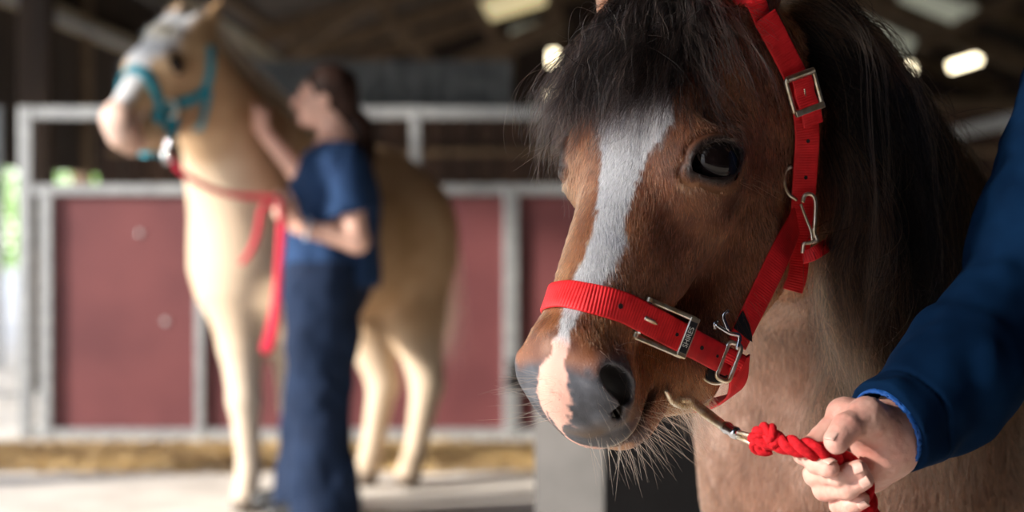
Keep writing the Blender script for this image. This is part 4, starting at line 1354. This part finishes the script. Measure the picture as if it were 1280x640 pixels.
pal = empty('palomino_horse', (-.85, 6.9, 0)); tag(pal, 'pale golden palomino horse in a turquoise halter standing behind the woman', 'horse')
mesh_obj('body', v, f, M_PAL, pal, attrs={'tint': c})
for s in (1, -1):
    vv, ff = sphere_mesh(0, EYE_R * 1.1); vv = vv + EYE_C + EG * .006; vv[:, 0] *= s
    if s < 0: ff = [g[::-1] for g in ff]
    mesh_obj('eye', fr2(vv), ff, M_EYE, pal)
# mane, forelock and tail
rg = np.random.default_rng(4); ng = 130
t = rg.random(ng)[:, None]
a = fr2([0, -.01, -.08]); b = W(395, 185, 6.95)
root = a + (b - a) * t + rg.normal(0, .01, (ng, 3)) + np.array([0, 0, .02]) * 1
g_, v_ = grad(pal_sdf, root, .01); root = root - (g_ / np.linalg.norm(g_, axis=1)[:, None]) * (v_ - .002)[:, None]
gm = grow(root, np.tile([.5, .6, .4], (ng, 1)) + rg.normal(0, .2, (ng, 3)), rg.uniform(.18, .34, ng), rg.uniform(.01, .04, ng), pal_sdf, 10, .7)
pts, rad, gi = tuft(gm, 24, .012, .0008, 7, .01)
strands('mane', pts, rad, mix(np.tile([.78, .68, .50], (len(pts), 1)), (.55, .40, .24), rg.random(len(pts))), M_MANE, pal)
root = fr2(np.stack([rg.normal(0, .015, 40), rg.uniform(.0, .03, 40), np.full(40, -.01)], 1))
gm = grow(root, np.tile(nrm(HR2 @ [0, .95, .1]), (40, 1)) + rg.normal(0, .12, (40, 3)), rg.uniform(.06, .10, 40), rg.uniform(.001, .004, 40), pal_sdf, 8, .8)
pts, rad, gi = tuft(gm, 20, .008, .0008, 8, .01)
strands('forelock', pts, rad, mix(np.tile([.80, .74, .60], (len(pts), 1)), (.6, .45, .28), rg.random(len(pts))), M_MANE, pal)
root = np.tile(W(522, 262, 7.62), (90, 1)) + rg.normal(0, .015, (90, 3))
gm = grow(root, np.tile([.3, .8, .1], (90, 1)) + rg.normal(0, .15, (90, 3)), rg.uniform(.65, .9, 90), rg.uniform(.01, .06, 90), pal_sdf, 12, .7)
pts, rad, gi = tuft(gm, 24, .014, .0009, 9, .01)
strands('tail', pts, rad, mix(np.tile([.72, .60, .42], (len(pts), 1)), (.5, .36, .2), rg.random(len(pts))), M_MANE, pal)
# turquoise halter
M_TEAL = mat('turquoise_webbing', rough=.6, build=noise_col((.0, .22, .34), (.01, .32, .42), 50, 3))
BV2 = BVHTree.FromPolygons([Vector(x) for x in v], [tuple(int(i) for i in g) for g in f])
th = empty('halter', tuple(fr2([0, .25, -.06]))); tag(th, 'turquoise webbing halter worn on the head of the palomino', 'halter')


def ring2(name, yz, p0, p1, w, n=50):
    P = []
    for ph in np.radians(np.linspace(p0, p1, n)):
        ts = np.linspace(.015, .2, 150); dr = np.array([math.sin(ph), 0, math.cos(ph)]); z = -.1 + ts * dr[2]
        qq = np.stack([ts * dr[0], yz[0] + yz[1] * z, z], 1); ww = fr2(qq); vv = head_sdf(to2(ww.astype(np.float32)), False, False)
        P.append(ww[int(np.argmax(vv > .006))])
    P = np.array(P); g, _ = grad(lambda X: head_sdf(to2(X), False, False), P, .004); g /= np.linalg.norm(g, axis=1)[:, None]
    return strap(name, P + g * .004, g, w, M_TEAL, th, rib=0, step=.01, th=.005)


ring2('noseband', (.215, -.45), -110, 110, .036)
ring2('chin_strap', (.19, -.50), 108, 252, .034)
def cast2(px, py):
    d = Vector(((px - 640) / F_PX, 1, (HOR - py) / F_PX)).normalized(); h, n_, i, t_ = BV2.ray_cast(Vector((0, 0, CAMH)), d)
    return (np.array(h), np.array(n_)) if h is not None else (None, None)
def strap2(name, pix, w):
    A = [cast2(*p) for p in pix]; A = [a for a in A if a[0] is not None]
    P = spline(np.array([a[0] for a in A]), 50); N = spline(np.array([a[1] for a in A]), 50); N /= np.linalg.norm(N, axis=1)[:, None]
    strap(name, P + N * .008, N, w, M_TEAL, th, rib=0, step=.01, th=.005)
    q = (P - HL2) @ HR2; q[:, 0] *= -1; nn = N @ HR2; nn[:, 0] *= -1
    strap(name, q @ HR2.T + HL2 + (nn @ HR2.T) * .008, nn @ HR2.T, w, M_TEAL, th, rib=0, step=.01, th=.005)
strap2('cheekpiece', [(208, 136), (222, 130), (240, 124), (254, 112), (260, 95), (262, 75), (262, 58)], .034)
strap2('throat_strap', [(259, 112), (256, 130), (252, 148), (247, 160)], .034)
strap2('jaw_strap', [(214, 138), (215, 155), (214, 172), (208, 184)], .046)
h_, n_ = cast2(209, 138); m = MB(); m.tube([h_ + n_ * .015 + .03 * (math.cos(a) * np.array([1, 0, 0]) + math.sin(a) * np.array([0, 0, 1])) for a in np.linspace(0, 6.283, 16, endpoint=False)], .006, 8, closed=True); m.obj('ring', M_BRASS, th)
# pink lead rope of the palomino
M_PINK = mat('crimson_rope', (.62, .02, .06), .8)
pr = empty('lead_rope', tuple(W(345, 250, 6.0))); tag(pr, 'thin crimson lead rope running from the palomino halter into the hand of the woman', 'rope')
pa = spline(np.array([W(209, 188, 5.80), W(218, 205, 5.8), W(240, 224, 5.82), (W(275, 240, 5.88)), W(312, 246, 5.94), W(345, 248, 5.98), W(352, 258, 6.02)]), 60)
rope('rope', pa, .010, .05, M_PINK, pr, n=160)
pb = spline(np.array([W(352, 258, 6.02), W(352, 285, 5.98), W(349, 330, 5.97), W(344, 380, 5.97), W(334, 425, 5.97), W(330, 435, 5.97), W(337, 436, 5.97), W(345, 400, 5.96), W(349, 340, 5.95), W(354, 280, 5.96)]), 100)
rope('rope_coil', pb, .013, .06, M_PINK, pr, n=220)
pc_ = spline(np.array([W(342, 256, 6.0), W(328, 262, 5.97), W(322, 290, 5.96), (W(314, 312, 5.96)), W(302, 330, 5.96)]), 40)
rope('rope_tail', pc_, .009, .05, M_PINK, pr, n=100)
m = MB(); m.tube(spline([W(209, 188, 5.80), W(211, 178, 5.8), W(210, 168, 5.82)], 10), .012, 8); m.tube([W(207, 186, 5.8), W(211, 204, 5.8)], .016, 10); m.obj('snap_hook', M_STEEL, pr)


# =================================================================== people
def human(j, face, hairc=None, hl=1.0, hs=1.0):
    """one continuous body; j: joints in world space, face: unit vector the face looks along"""
    j = {k: (v if k[:4] == 'hand' else np.array(v, float)) for k, v in j.items()}
    f_ = nrm(face); up = nrm(np.array([0, 0, 1.0]) - f_ * f_[2]); l_ = np.cross(up, f_)
    HM = np.stack([l_, f_, up])           # head frame rows
    bf = nrm([j['facing'][0], j['facing'][1], 0]); bl = np.array([-bf[1], bf[0], 0]); BM = np.stack([bl, bf, np.array([0, 0, 1.0])])
    def hp(a, b, c): return j['head'] + hs * (l_ * a + f_ * b + up * c)
    def bp(p, a, b, c): return j[p] + bl * a + bf * b + np.array([0, 0, c])
    def sdf(P, cloth=0.0, part='all'):
        P = P.astype(np.float32); q = ((P - j['head'].astype(np.float32)) @ HM.T.astype(np.float32)) / hs; q[:, 0] = np.sqrt(q[:, 0] ** 2 + 1e-6)
        d = ell(q, (0, -.014, .022), (.074, .092, .086))
        d = smin(d, ell(q, (0, .030, -.040), (.056, .058, .068)), .03)
        d = smin(d, ell(q, (0, .066, -.088), (.024, .022, .020)), .02)
        d = smin(d, rcone(q, (0, .086, .010), (0, .110, -.028), .008, .0125), .010)
        d = smin(d, ell(q, (0, .090, -.056), (.022, .012, .010)), .006)
        d = smin(d, ell(q, (.030, .070, .030), (.028, .018, .008)), .012)
        d = smax(d, -ell(q, (.030, .098, .012), (.016, .014, .010)), .012)
        d = smin(d, ell(q, (.032, .050, -.035), (.026, .030, .024)), .02)
        d = smin(d, ell(q, (.076, -.010, -.008), (.008, .018, .030)), .006)
        d = d * hs
        d = smin(d, rcone(P, hp(0, -.025, -.05), j['neck'], .052, .062), .03)
        d = smin(d, rcone(P, j['neck'], j['shl'], .055, .052), .05); d = smin(d, rcone(P, j['neck'], j['shr'], .055, .052), .05)
        q2 = (P - j['chest'].astype(np.float32)) @ BM.T.astype(np.float32); q2[:, 0] = np.abs(q2[:, 0])
        d = smin(d, ell(q2, (0, 0, 0), (.165, .115, .20)), .06)
        if j.get('bust') is not None: d = smin(d, ell(q2, (.07, .085, -.03), (.065, .055, .065)), .04)
        wst = (j['chest'] + j['pelvis']) / 2
        q3 = (P - wst.astype(np.float32)) @ BM.T.astype(np.float32); d = smin(d, ell(q3, (0, 0, 0), (.14, .105, .16)), .08)
        q4 = (P - j['pelvis'].astype(np.float32)) @ BM.T.astype(np.float32); d = smin(d, ell(q4, (0, -.01, 0), (.175, .125, .13)), .06)
        for s in 'lr':
            d = smin(d, rcone(P, j['sh' + s], j['el' + s], .052, .040), .03)
            d = smin(d, rcone(P, j['el' + s], j['wr' + s], .041, .027), .02)
            d = smin(d, rcone(P, j['hip' + s], j['kn' + s], .088, .056), .05)
            d = smin(d, rcone(P, j['kn' + s], j['an' + s], .055, .036), .03)
            d = smin(d, rcone(P, j['an' + s] + [0, 0, -.02], j['an' + s] + bf * .12 + [0, 0, -.055], .036, .026), .03)
            for (a, b, r1, r2) in j.get('hand' + s, []): d = smin(d, rcone(P, a, b, r1, r2), .008)
        return d
    return sdf, hp, bp, HM, BM, bf, bl


def simple_hand(w, d, n, side, r=.009, curl=.7):
    """palm and five fingers from wrist w along d, n the back of the hand, side towards the thumb"""
    w, d, n, side = np.array(w, float), nrm(d), nrm(n), nrm(side); out = []
    for k in range(4):
        o = (1.5 - k) * .019
        a = w + d * .01 + side * o * .6; b = w + d * .085 + side * o
        out.append((a, b, .014, .0115)); L = (.040, .045, .041, .032)[k]; c = b + nrm(d - n * curl) * L
        out.append((b, c, .0095, .0085)); e = c + nrm(d * (1 - curl) - n * curl * 1.4 + d * .2) * L * .7; out.append((c, e, .0085, .0072))
    a = w + d * .02 + side * .02; b = w + d * .05 + side * .045 - n * .012; c = b + nrm(d * .8 + side * .3 - n * .5) * .045
    out += [(a, b, .015, .012), (b, c, .011, .0085)]
    return out


M_SKIN_W = mat('skin', (.62, .36, .27), .5, 0, .4, build=noise_col((.56, .31, .23), (.68, .41, .31), 30, 3, .1, bscale=700, bdist=.0004), **{'Subsurface Weight': .08, 'Subsurface Radius': (.01, .004, .002)})
M_NAVY = mat('navy_cotton', rough=.85, spec=.2, build=noise_col((.010, .030, .085), (.016, .044, .115), 12, 4, .3, bscale=26, bdist=.02))
M_HAIRW = mat('dark_hair', rough=.5, spec=.15, build=noise_col((.012, .007, .006), (.045, .022, .016), 40, 3, .4, stretch=(1, 1, .15), bscale=160, bdist=.004))
YW = 6.30
def wp(px, py, dy=0.0): return W(px, py, YW) + np.array([0, dy, 0])
nearS = wp(436, 205, -.17); farS = wp(430, 207, .17)
j = dict(head=wp(405, 122), neck=wp(424, 186), chest=wp(420, 245), pelvis=wp(408, 352), shl=nearS, shr=farS, facing=(-1, .12), bust=1,
         ell=wp(453, 300, -.22), wrl=W(374, 284, YW - .24), elr=wp(380, 226, .08), wrr=W(330, 165, YW + .06),
         hipl=wp(408, 360, -.09), hipr=wp(402, 362, .09), knl=wp(402, 498, -.10), knr=wp(392, 495, .10), anl=wp(408, 628, -.11), anr=wp(380, 624, .12))
wl = W(374, 284, YW - .24); j['handl'] = simple_hand(wl, W(352, 262, YW - .26) - wl, (0, -.8, -.2), (.3, 0, 1), curl=.9)
wr = j['wrr']; j['handr'] = simple_hand(wr, [-.5, .10, .75], (0, -.9, .1), (.6, -.3, .3), curl=.3)
wsdf, hp, bp, HMw, BMw, bfw, blw = human(j, (-1, -.05, .06), hs=.98)
woman = empty('person', (float(j['pelvis'][0]), YW, 0)); tag(woman, 'person in navy scrubs in profile with dark tied back hair, holding a crimson rope', 'person')
v, f = sdf_mesh(wsdf, (-1.15, 5.85, .0), (-.35, 6.85, 1.70), .011)
c = np.tile([.74, .44, .34], (len(v), 1)) * (1 + .08 * vnoise(v, 30, 1))[:, None]
qh = (v - j['head']) @ HMw.T
c = mix(c, (.60, .17, .16), np.exp(-(np.linalg.norm((qh - [0, .098, -.056]) / [.022, .014, .009], axis=1) ** 2)) * .8)
c = mix(c, (.05, .03, .025), np.exp(-(np.linalg.norm((np.c_[np.abs(qh[:, :1]), qh[:, 1:]] - [.030, .085, .040]) / [.020, .02, .004], axis=1) ** 2)) * .8)
c = mix(c, (.05, .03, .03), np.exp(-(np.linalg.norm((np.c_[np.abs(qh[:, :1]), qh[:, 1:]] - [.030, .085, .012]) / [.011, .02, .006], axis=1) ** 2)) * .8)
M_SKINA = mat('skin_tinted', rough=.5, build=attr_col('tint'))
mesh_obj('body', v, f, M_SKINA, woman, attrs={'tint': c})


def top_sdf(P):
    P = P.astype(np.float32)
    jj = j; up_ = np.array([0, 0, 1.0])
    q2 = (P - jj['chest'].astype(np.float32)) @ BMw.T.astype(np.float32)
    d = ell(q2, (0, .005, .02), (.200, .135, .215))
    q2a = q2.copy(); q2a[:, 0] = np.abs(q2a[:, 0]); d = smin(d, ell(q2a, (.07, .10, -.03), (.08, .06, .075)), .05)
    d = smin(d, rcone(P, jj['chest'] + [0, 0, -.03], jj['pelvis'] + [0.01, 0, .02], .150, .186), .08)
    for s in 'lr':
        a = jj['sh' + s]; b = jj['el' + s]
        d = smin(d, rcone(P, a + [0, 0, -.005], a + (b - a) * .72, .070, .082), .05)
        d = smin(d, rcone(P, jj['neck'] + [0.02, 0, -.022], a + [0, 0, 0], .066, .062), .04)
        e = b - a; L = np.linalg.norm(e); t = ((P - a.astype(np.float32)) @ (e / L).astype(np.float32))
        m = (np.linalg.norm(P - b.astype(np.float32), axis=1) < .30)
    # end of the sleeves
    for s in 'lr':
        a = jj['sh' + s]; b = jj['el' + s]; e = nrm(b - a); L = np.linalg.norm(b - a)
        t = (P - (a + (b - a) * .66).astype(np.float32)) @ e.astype(np.float32)
        r = np.linalg.norm(P - (a + (b - a) * .8).astype(np.float32), axis=1)
        sel = rcone(P, a + (b - a) * .70, a + (b - a) * 1.2, .098, .1)
        d = smax(d, np.minimum(t, -sel) if s == 'l' else np.minimum(t, -sel), .004)
    d = np.maximum(d, (jj['pelvis'][2] - .02) - P[:, 2])
    # neck opening in a V
    vq = P - (jj['neck'] + bfw * .06 + [0, 0, -.05]).astype(np.float32)
    lat = vq @ blw.astype(np.float32); fw = vq @ bfw.astype(np.float32)
    d = smax(d, -(np.maximum(np.abs(lat) - np.clip((vq[:, 2] + .15) * .5, 0, .2), -(fw + .04))), .004)
    d = smax(d, P[:, 2] - (jj['neck'][2] + .030), .01)
    w_ = .006 * vnoise(P, 14, 3) + .004 * vnoise(P * [1, 1, .5], 30, 5)
    inner = wsdf(P) - .004
    return np.maximum(d + w_, -inner)


v, f = sdf_mesh(top_sdf, (-1.15, 5.85, .75), (-.35, 6.85, 1.55), .012)
o = mesh_obj('scrub_top', v, f, M_NAVY, woman)


def trs_sdf(P):
    P = P.astype(np.float32); jj = j
    q4 = (P - jj['pelvis'].astype(np.float32)) @ BMw.T.astype(np.float32)
    d = ell(q4, (0, 0, .02), (.205, .155, .17))
    for s in 'lr':
        h, k, a = jj['hip' + s], jj['kn' + s], jj['an' + s]
        d = smin(d, rcone(P, h, k, .130, .112), .05); d = smin(d, rcone(P, k, a + [0, 0, -.02], .112, .132), .04)
    w_ = .019 * vnoise(P * [1, 1, .7], 9, 6) + .008 * vnoise(P * [1, 1, .8], 22, 7)
    d = np.maximum(d + w_, P[:, 2] - (jj['pelvis'][2] + .075)); d = np.maximum(d, .03 - P[:, 2])
    return d


v, f = sdf_mesh(trs_sdf, (-1.15, 5.85, -.02), (-.35, 6.85, 1.10), .013)
mesh_obj('trousers', v, f, mat('navy_trousers', rough=.85, spec=.2, build=noise_col((.006, .014, .037), (.010, .022, .055), 10, 4, .3, bscale=20, bdist=.02)), woman)


def hair_sdf(P):
    P = P.astype(np.float32); q = ((P - j['head'].astype(np.float32)) @ HMw.T.astype(np.float32)); x = np.abs(q[:, 0])
    d = ell(q, (0, -.026, .030), (.088, .098, .094))
    d = smin(d, ell(q, (0, -.075, -.03), (.062, .045, .075)), .03)
    d = smax(d, -ell(q, (0, .105, -.045), (.12, .090, .115)), .01)
    d = smax(d, -ell(np.c_[x, q[:, 1:]], (.085, .005, -.035), (.03, .035, .045)), .01)
    tail = [hp(0, -.10, -.03), hp(0, -.135, -.10), hp(.01, -.145, -.19), hp(.02, -.150, -.28), hp(.02, -.145, -.36)]
    R = [.030, .046, .052, .045, .018]
    for a, b, r1, r2 in zip(tail[:-1], tail[1:], R[:-1], R[1:]): d = smin(d, rcone(P, a, b, r1, r2), .02)
    return d + .004 * vnoise(P * [1, 1, .25], 60, 3)


v, f = sdf_mesh(hair_sdf, (-1.0, 5.9, 1.0), (-.25, 6.7, 1.75), .009)
mesh_obj('hair', v, f, M_HAIRW, woman)['label'] = 'dark brown hair tied at the back'
for s in 'lr':
    a = j['an' + s]
    def sh(P): 
        d = rcone(P.astype(np.float32), a + [.02, 0, -.0], a + bfw * .17 + [0, 0, -.03], .050, .040, 1.0); return np.maximum(d, .003 - P[:, 2])
    lo = np.minimum(a, a + bfw * .17) - .07; hi = np.maximum(a, a + bfw * .17) + .07
    lo[2] = -.01; a[2] = max(a[2], .06); v, f = sdf_mesh(sh, lo, hi, .009); mesh_obj('shoe', v, f, M_BLK, woman)
# watch on the near wrist
m = MB(); ww = wl + nrm(j['ell'] - wl) * .03; ax = nrm(j['ell'] - wl); u_ = nrm(np.cross(ax, [0, 0, 1])); v_ = np.cross(ax, u_)
m.tube([ww + .034 * (math.cos(t) * u_ + math.sin(t) * v_) for t in np.linspace(0, 6.283, 20, endpoint=False)], .006, 8, closed=True)
m.obj('pale_wristband', mat('pale_band', (.6, .65, .72), .5), woman)

# ------------------------------------------------------------------ person at the right edge holding the bay pony
def hw(px, py, Y): return W(px, py, Y)
FW = hw(1114, 548, 1.578)
fing = dict(index=[(1056, 520, 1.585, .0125), (1007, 566, 1.562, .0100), (1021, 578, 1.537, .0096), (1036, 585, 1.524, .0086)],
            middle=[(1066, 545, 1.603, .0125), (1020, 592, 1.572, .0102), (1050, 595, 1.536, .0096), (1073, 587, 1.530, .0086)],
            ring=[(1074, 568, 1.606, .012), (1032, 611, 1.570, .0098), (1060, 610, 1.538, .0094), (1080, 600, 1.532, .0085)],
            little=[(1084, 590, 1.602, .011), (1050, 630, 1.574, .0088), (1064, 631, 1.551, .0086), (1077, 625, 1.545, .0076)])
thumb = [(1105, 546, 1.560, .016), (1082, 523, 1.536, .0150), (1059, 535, 1.520, .0122), (1045, 552, 1.510, .0100)]


def hand_sdf(P):
    P = P.astype(np.float32); d = rcone(P, FW + (0.03, .03, .028), FW, .027, .024)
    palm = None
    for k, ch in fing.items():
        a = hw(*ch[0][:3]); d = smin(d, rcone(P, FW + (a - FW) * .05, a, .019, .0135), .022)
    d = smin(d, rcone(P, hw(1101, 574, 1.566), hw(1088, 593, 1.590), .0185, .0135), .02)
    d = smin(d, rcone(P, hw(*thumb[0][:3]), hw(*thumb[1][:3]), .0195, .0160), .02)
    d = smin(d, rcone(P, hw(*thumb[1][:3]), hw(*thumb[2][:3]), .0150, .0118), .008)
    d = smin(d, rcone(P, hw(*thumb[2][:3]), hw(*thumb[3][:3]), .0122, .0102, 1.12, (0, -1, 0)), .004)
    d = smin(d, rcone(P, hw(1056, 520, 1.585), hw(1085, 522, 1.55), .011, .013), .02)       # web of the thumb
    for k, ch in fing.items():
        g = None
        for a, b in zip(ch[:-1], ch[1:]):
            e = rcone(P, hw(*a[:3]), hw(*b[:3]), a[3], b[3]); g = e if g is None else smin(g, e, .004)
        # soft swelling at the joints
        g = smin(g, ell(P, hw(*ch[1][:3]), (ch[1][3] * 1.06,) * 3), .004)
        d = smin(d, g, .0035)
    return d + .0004 * vnoise(P, 260, 2) + .0006 * vnoise(P, 90, 4)


SHR = np.array([.66, 1.86, 1.34]); ELR = hw(1312, 318, 1.73)
fc_ = nrm([-.75, -.66, 0]); lf_ = np.array([-fc_[1], fc_[0], 0]); cx = SHR + lf_ * .19
j2 = dict(head=cx + [0, 0, .25] + fc_ * .04, neck=cx + [0, 0, .06], chest=cx + [0, 0, -.12], pelvis=cx + [0, 0, -.48], shr=SHR, shl=cx + lf_ * .19, facing=fc_,
          elr=ELR, wrr=FW, ell=cx + lf_ * .27 + [0, 0, -.30] + fc_ * .02, wrl=cx + lf_ * .24 + [0, 0, -.52] + fc_ * .10,
          hipr=cx - lf_ * .09 + [0, 0, -.50], hipl=cx + lf_ * .09 + [0, 0, -.50], knr=cx - lf_ * .10 + [0, 0, -.90] + fc_ * .03, knl=cx + lf_ * .11 + [0, 0, -.90] + fc_ * .02)
for s, g in (('r', -1), ('l', 1)): j2['an' + s] = np.r_[(cx + lf_ * .11 * g)[:2], .085]
j2['handl'] = simple_hand(j2['wrl'], fc_ * .3 + [0, 0, -1], lf_, fc_, curl=.35)
psdf, hp2, bp2, HM2, BM2, bf2, bl2 = human(j2, nrm(fc_ + [0, 0, -.2]))
def pall(P):
    near = np.linalg.norm(P - FW.astype(np.float32), axis=1) < .25
    d = psdf(P)
    if near.any(): d[near] = smin(d[near], hand_sdf(P[near]), .012)
    return d
holder = empty('person', (float(cx[0]), float(cx[1]), 0)); tag(holder, 'person in dark blue jacket at the right edge, only arm and hand in view', 'person')
v, f = surface(pall, axis_pts(.22, 1.2, .014, (.235, .40, .0016)), axis_pts(1.42, 2.1, .014, (1.48, 1.66, .0016)), axis_pts(.0, 1.75, .014, (.845, 1.0, .0016)))
qn = vnoise(v, 60, 1) + .5 * vnoise(v, 160, 5)
c = mix(np.tile([.60, .36, .29], (len(v), 1)), (.56, .25, .20), np.clip(.4 + .5 * qn, 0, 1))
for k, ch in list(fing.items()) + [('thumb', thumb)]:
    tip = hw(*ch[3][:3]); c = mix(c, (.68, .34, .28), .5 * sstep(.018, .006, np.linalg.norm(v - tip, axis=1)))
def skinb(nt, b):
    attr_col('tint', .35, 900)(nt, b)
M_SKINH = mat('hand_skin', rough=.48, spec=.4, build=skinb, **{'Subsurface Weight': .10, 'Subsurface Radius': (.008, .003, .0015)})
mesh_obj('body', v, f, M_SKINH, holder, attrs={'tint': c})
# nails
M_NAIL = mat('fingernail', (.66, .40, .33), .35, 0, .5)
def nail(ch, face, L=.0090, Wn=.0095, back=.001):
    tip = hw(*ch[3][:3]); dip = hw(*ch[2][:3]); ax = nrm(tip - dip); n_ = nrm(np.array(face) - ax * (np.array(face) @ ax)); s_ = np.cross(ax, n_); r = ch[3][3]
    V = []; nu, nv = 9, 9
    for i in range(nu):
        for k in range(nv):
            u = -1 + 2 * i / (nu - 1); w = -1 + 2 * k / (nv - 1)
            rr = min(1, (abs(u) ** 4 + abs(w) ** 4) ** .25 + 1e-6); sc = rr and max(abs(u), abs(w)) / rr if rr < 1 else 1
            a = w * .56; V.append(tip + ax * (back + .001 + u * L / 2 * math.sqrt(1 - .25 * w * w)) + (r + .0007) * (math.cos(a) * n_ + math.sin(a) * s_) * (1 - .05 * max(0, u)))
    V = np.array(V); U = V - n_ * .0012
    F_ = []
    for i in range(nu - 1):
        for k in range(nv - 1):
            a = i * nv + k; F_.append((a, a + nv, a + nv + 1, a + 1)); b = a + nu * nv; F_.append((b, b + 1, b + nv + 1, b + nv))
    edge = [k for k in range(nv)] + [i * nv + nv - 1 for i in range(1, nu)] + [(nu - 1) * nv + k for k in range(nv - 2, -1, -1)] + [i * nv for i in range(nu - 2, 0, -1)]
    for a, b in zip(edge, edge[1:] + edge[:1]): F_.append((a, b, b + nu * nv, a + nu * nv))
    mesh_obj('fingernail', np.r_[V, U], F_, M_NAIL, holder)
nail(fing['index'], (.3, -.75, .5)); nail(fing['middle'], (.5, -.7, .45)); nail(fing['ring'], (.6, -.7, .35)); nail(fing['little'], (.6, -.75, .2)); nail(thumb, (-.35, -.35, .85), .012, .013)
# jacket
M_JKT = mat('dark_blue_cotton', rough=.9, spec=.05, build=noise_col((.0010, .0085, .028), (.0020, .015, .046), 14, 4, .35, bscale=1500, bdist=.0006))
CU = hw(1110, 536, 1.574); MID = hw(1196, 468, 1.635); ARM = nrm(nrm(MID - CU) + [.12, 0, -.06])


def jk(P):
    P = P.astype(np.float32)
    d = smin(rcone(P, CU - ARM * .02, CU + ARM * .03, .0415, .043), rcone(P, CU + ARM * .02, MID, .042, .050), .02); d = smin(d, rcone(P, MID, ELR, .048, .070), .05)
    d = smin(d, ell(P, ELR + [.01, 0, -.01], (.080, .080, .080)), .03)
    d = smin(d, rcone(P, ELR, SHR, .074, .088), .03)
    q2 = (P - j2['chest'].astype(np.float32)) @ BM2.T.astype(np.float32)
    d = smin(d, ell(q2, (0, 0, .0), (.21, .155, .26)), .06); d = smin(d, rcone(P, j2['chest'] + [0, 0, -.1], j2['pelvis'] + [0, 0, -.06], .17, .18), .06)
    d = smin(d, rcone(P, j2['neck'] + [0, 0, -.02], SHR, .075, .08), .04); d = smin(d, rcone(P, j2['neck'] + [0, 0, -.02], j2['shl'], .075, .08), .04)
    d = smin(d, rcone(P, j2['shl'], j2['ell'], .085, .070), .04); d = smin(d, rcone(P, j2['ell'], j2['wrl'], .068, .052), .03)
    # folds
    t = (P - CU.astype(np.float32)) @ ARM.astype(np.float32)
    d = d + .007 * vnoise(P @ np.array(frame((0, 0, 0), ARM)).T.astype(np.float32) * [1, .5, 1], 17, 3) * sstep(.0, .08, t) + .0035 * vnoise(P, 42, 6)
    d = d + .0025 * np.exp(-((t - .030) / .002) ** 2)
    # hollow sleeve end, cut square
    inn = rcone(P, CU - ARM * .10, CU + ARM * .006, .0372, .034)
    d = np.maximum(d, -t) if False else np.where(np.linalg.norm(P - CU.astype(np.float32), axis=1) < .20, np.maximum(d, -t + .004 * vnoise(P, 30, 9)), d)
    d = smax(d, -inn, .002)
    t2 = (P - j2['wrl'].astype(np.float32)) @ nrm(j2['wrl'] - j2['ell']).astype(np.float32)
    d = np.where(np.linalg.norm(P - j2['wrl'].astype(np.float32), axis=1) < .12, np.maximum(d, t2 + .01), d)
    d = np.maximum(d, P[:, 2] - (j2['neck'][2] + .035)); d = np.maximum(d, j2['pelvis'][2] - .1 - P[:, 2])
    return d


v, f = surface(jk, axis_pts(.25, 1.15, .010, (.27, .56, .0032)), axis_pts(1.40, 2.15, .010, (1.49, 1.80, .0032)), axis_pts(.70, 1.55, .010, (.86, 1.12, .0032)))
mesh_obj('jacket', v, f, M_JKT, holder)['label'] = 'dark blue jacket with the cuff open'
def lin(P):  # bright blue painted in for sunlight on the navy cuff
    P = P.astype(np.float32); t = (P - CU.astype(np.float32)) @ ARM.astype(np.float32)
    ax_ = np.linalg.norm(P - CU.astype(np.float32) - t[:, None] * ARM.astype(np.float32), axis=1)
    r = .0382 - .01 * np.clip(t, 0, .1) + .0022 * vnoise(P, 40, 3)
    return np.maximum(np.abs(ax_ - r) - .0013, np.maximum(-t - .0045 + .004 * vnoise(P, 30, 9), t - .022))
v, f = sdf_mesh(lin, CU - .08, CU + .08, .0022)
mesh_obj('sunlit_cuff_lining', v, f, mat('sunlit_lining_blue', rough=.7, build=noise_col((.003, .06, .27), (.005, .09, .36), 30, 3, .2)), holder)['label'] = 'cuff lining in bright blue that stands in for sunlight'
def tr2(P):
    P = P.astype(np.float32); q4 = (P - j2['pelvis'].astype(np.float32)) @ BM2.T.astype(np.float32); d = ell(q4, (0, 0, 0), (.19, .145, .16))
    for s in 'lr': d = smin(d, rcone(P, j2['hip' + s], j2['kn' + s], .105, .078), .04); d = smin(d, rcone(P, j2['kn' + s], j2['an' + s], .078, .062), .03)
    return np.maximum(d + .004 * vnoise(P, 20, 2), .05 - P[:, 2])
v, f = sdf_mesh(tr2, (.4, 1.35, 0), (1.25, 2.2, 1.1), .016); mesh_obj('trousers', v, f, M_BLK, holder)
def hr2(P):
    P = P.astype(np.float32); q = ((P - j2['head'].astype(np.float32)) @ HM2.T.astype(np.float32)); d = ell(q, (0, -.026, .032), (.084, .096, .090)); d = smax(d, -ell(q, (0, .105, -.045), (.12, .09, .115)), .01)
    return d
v, f = sdf_mesh(hr2, j2['head'] - .15, j2['head'] + .15, .012); mesh_obj('hair', v, f, M_HAIRW, holder)
for s in 'lr':
    a = j2['an' + s].copy()
    def sh(P): return np.maximum(rcone(P.astype(np.float32), a + [0, 0, -.02], a + bf2 * .16 + [0, 0, -.035], .052, .042), .003 - P[:, 2])
    lo = np.minimum(a, a + bf2 * .17) - .07; hi = np.maximum(a, a + bf2 * .17) + .07; lo[2] = -.01
    v, f = sdf_mesh(sh, lo, hi, .01); mesh_obj('boot', v, f, M_BLK, holder)
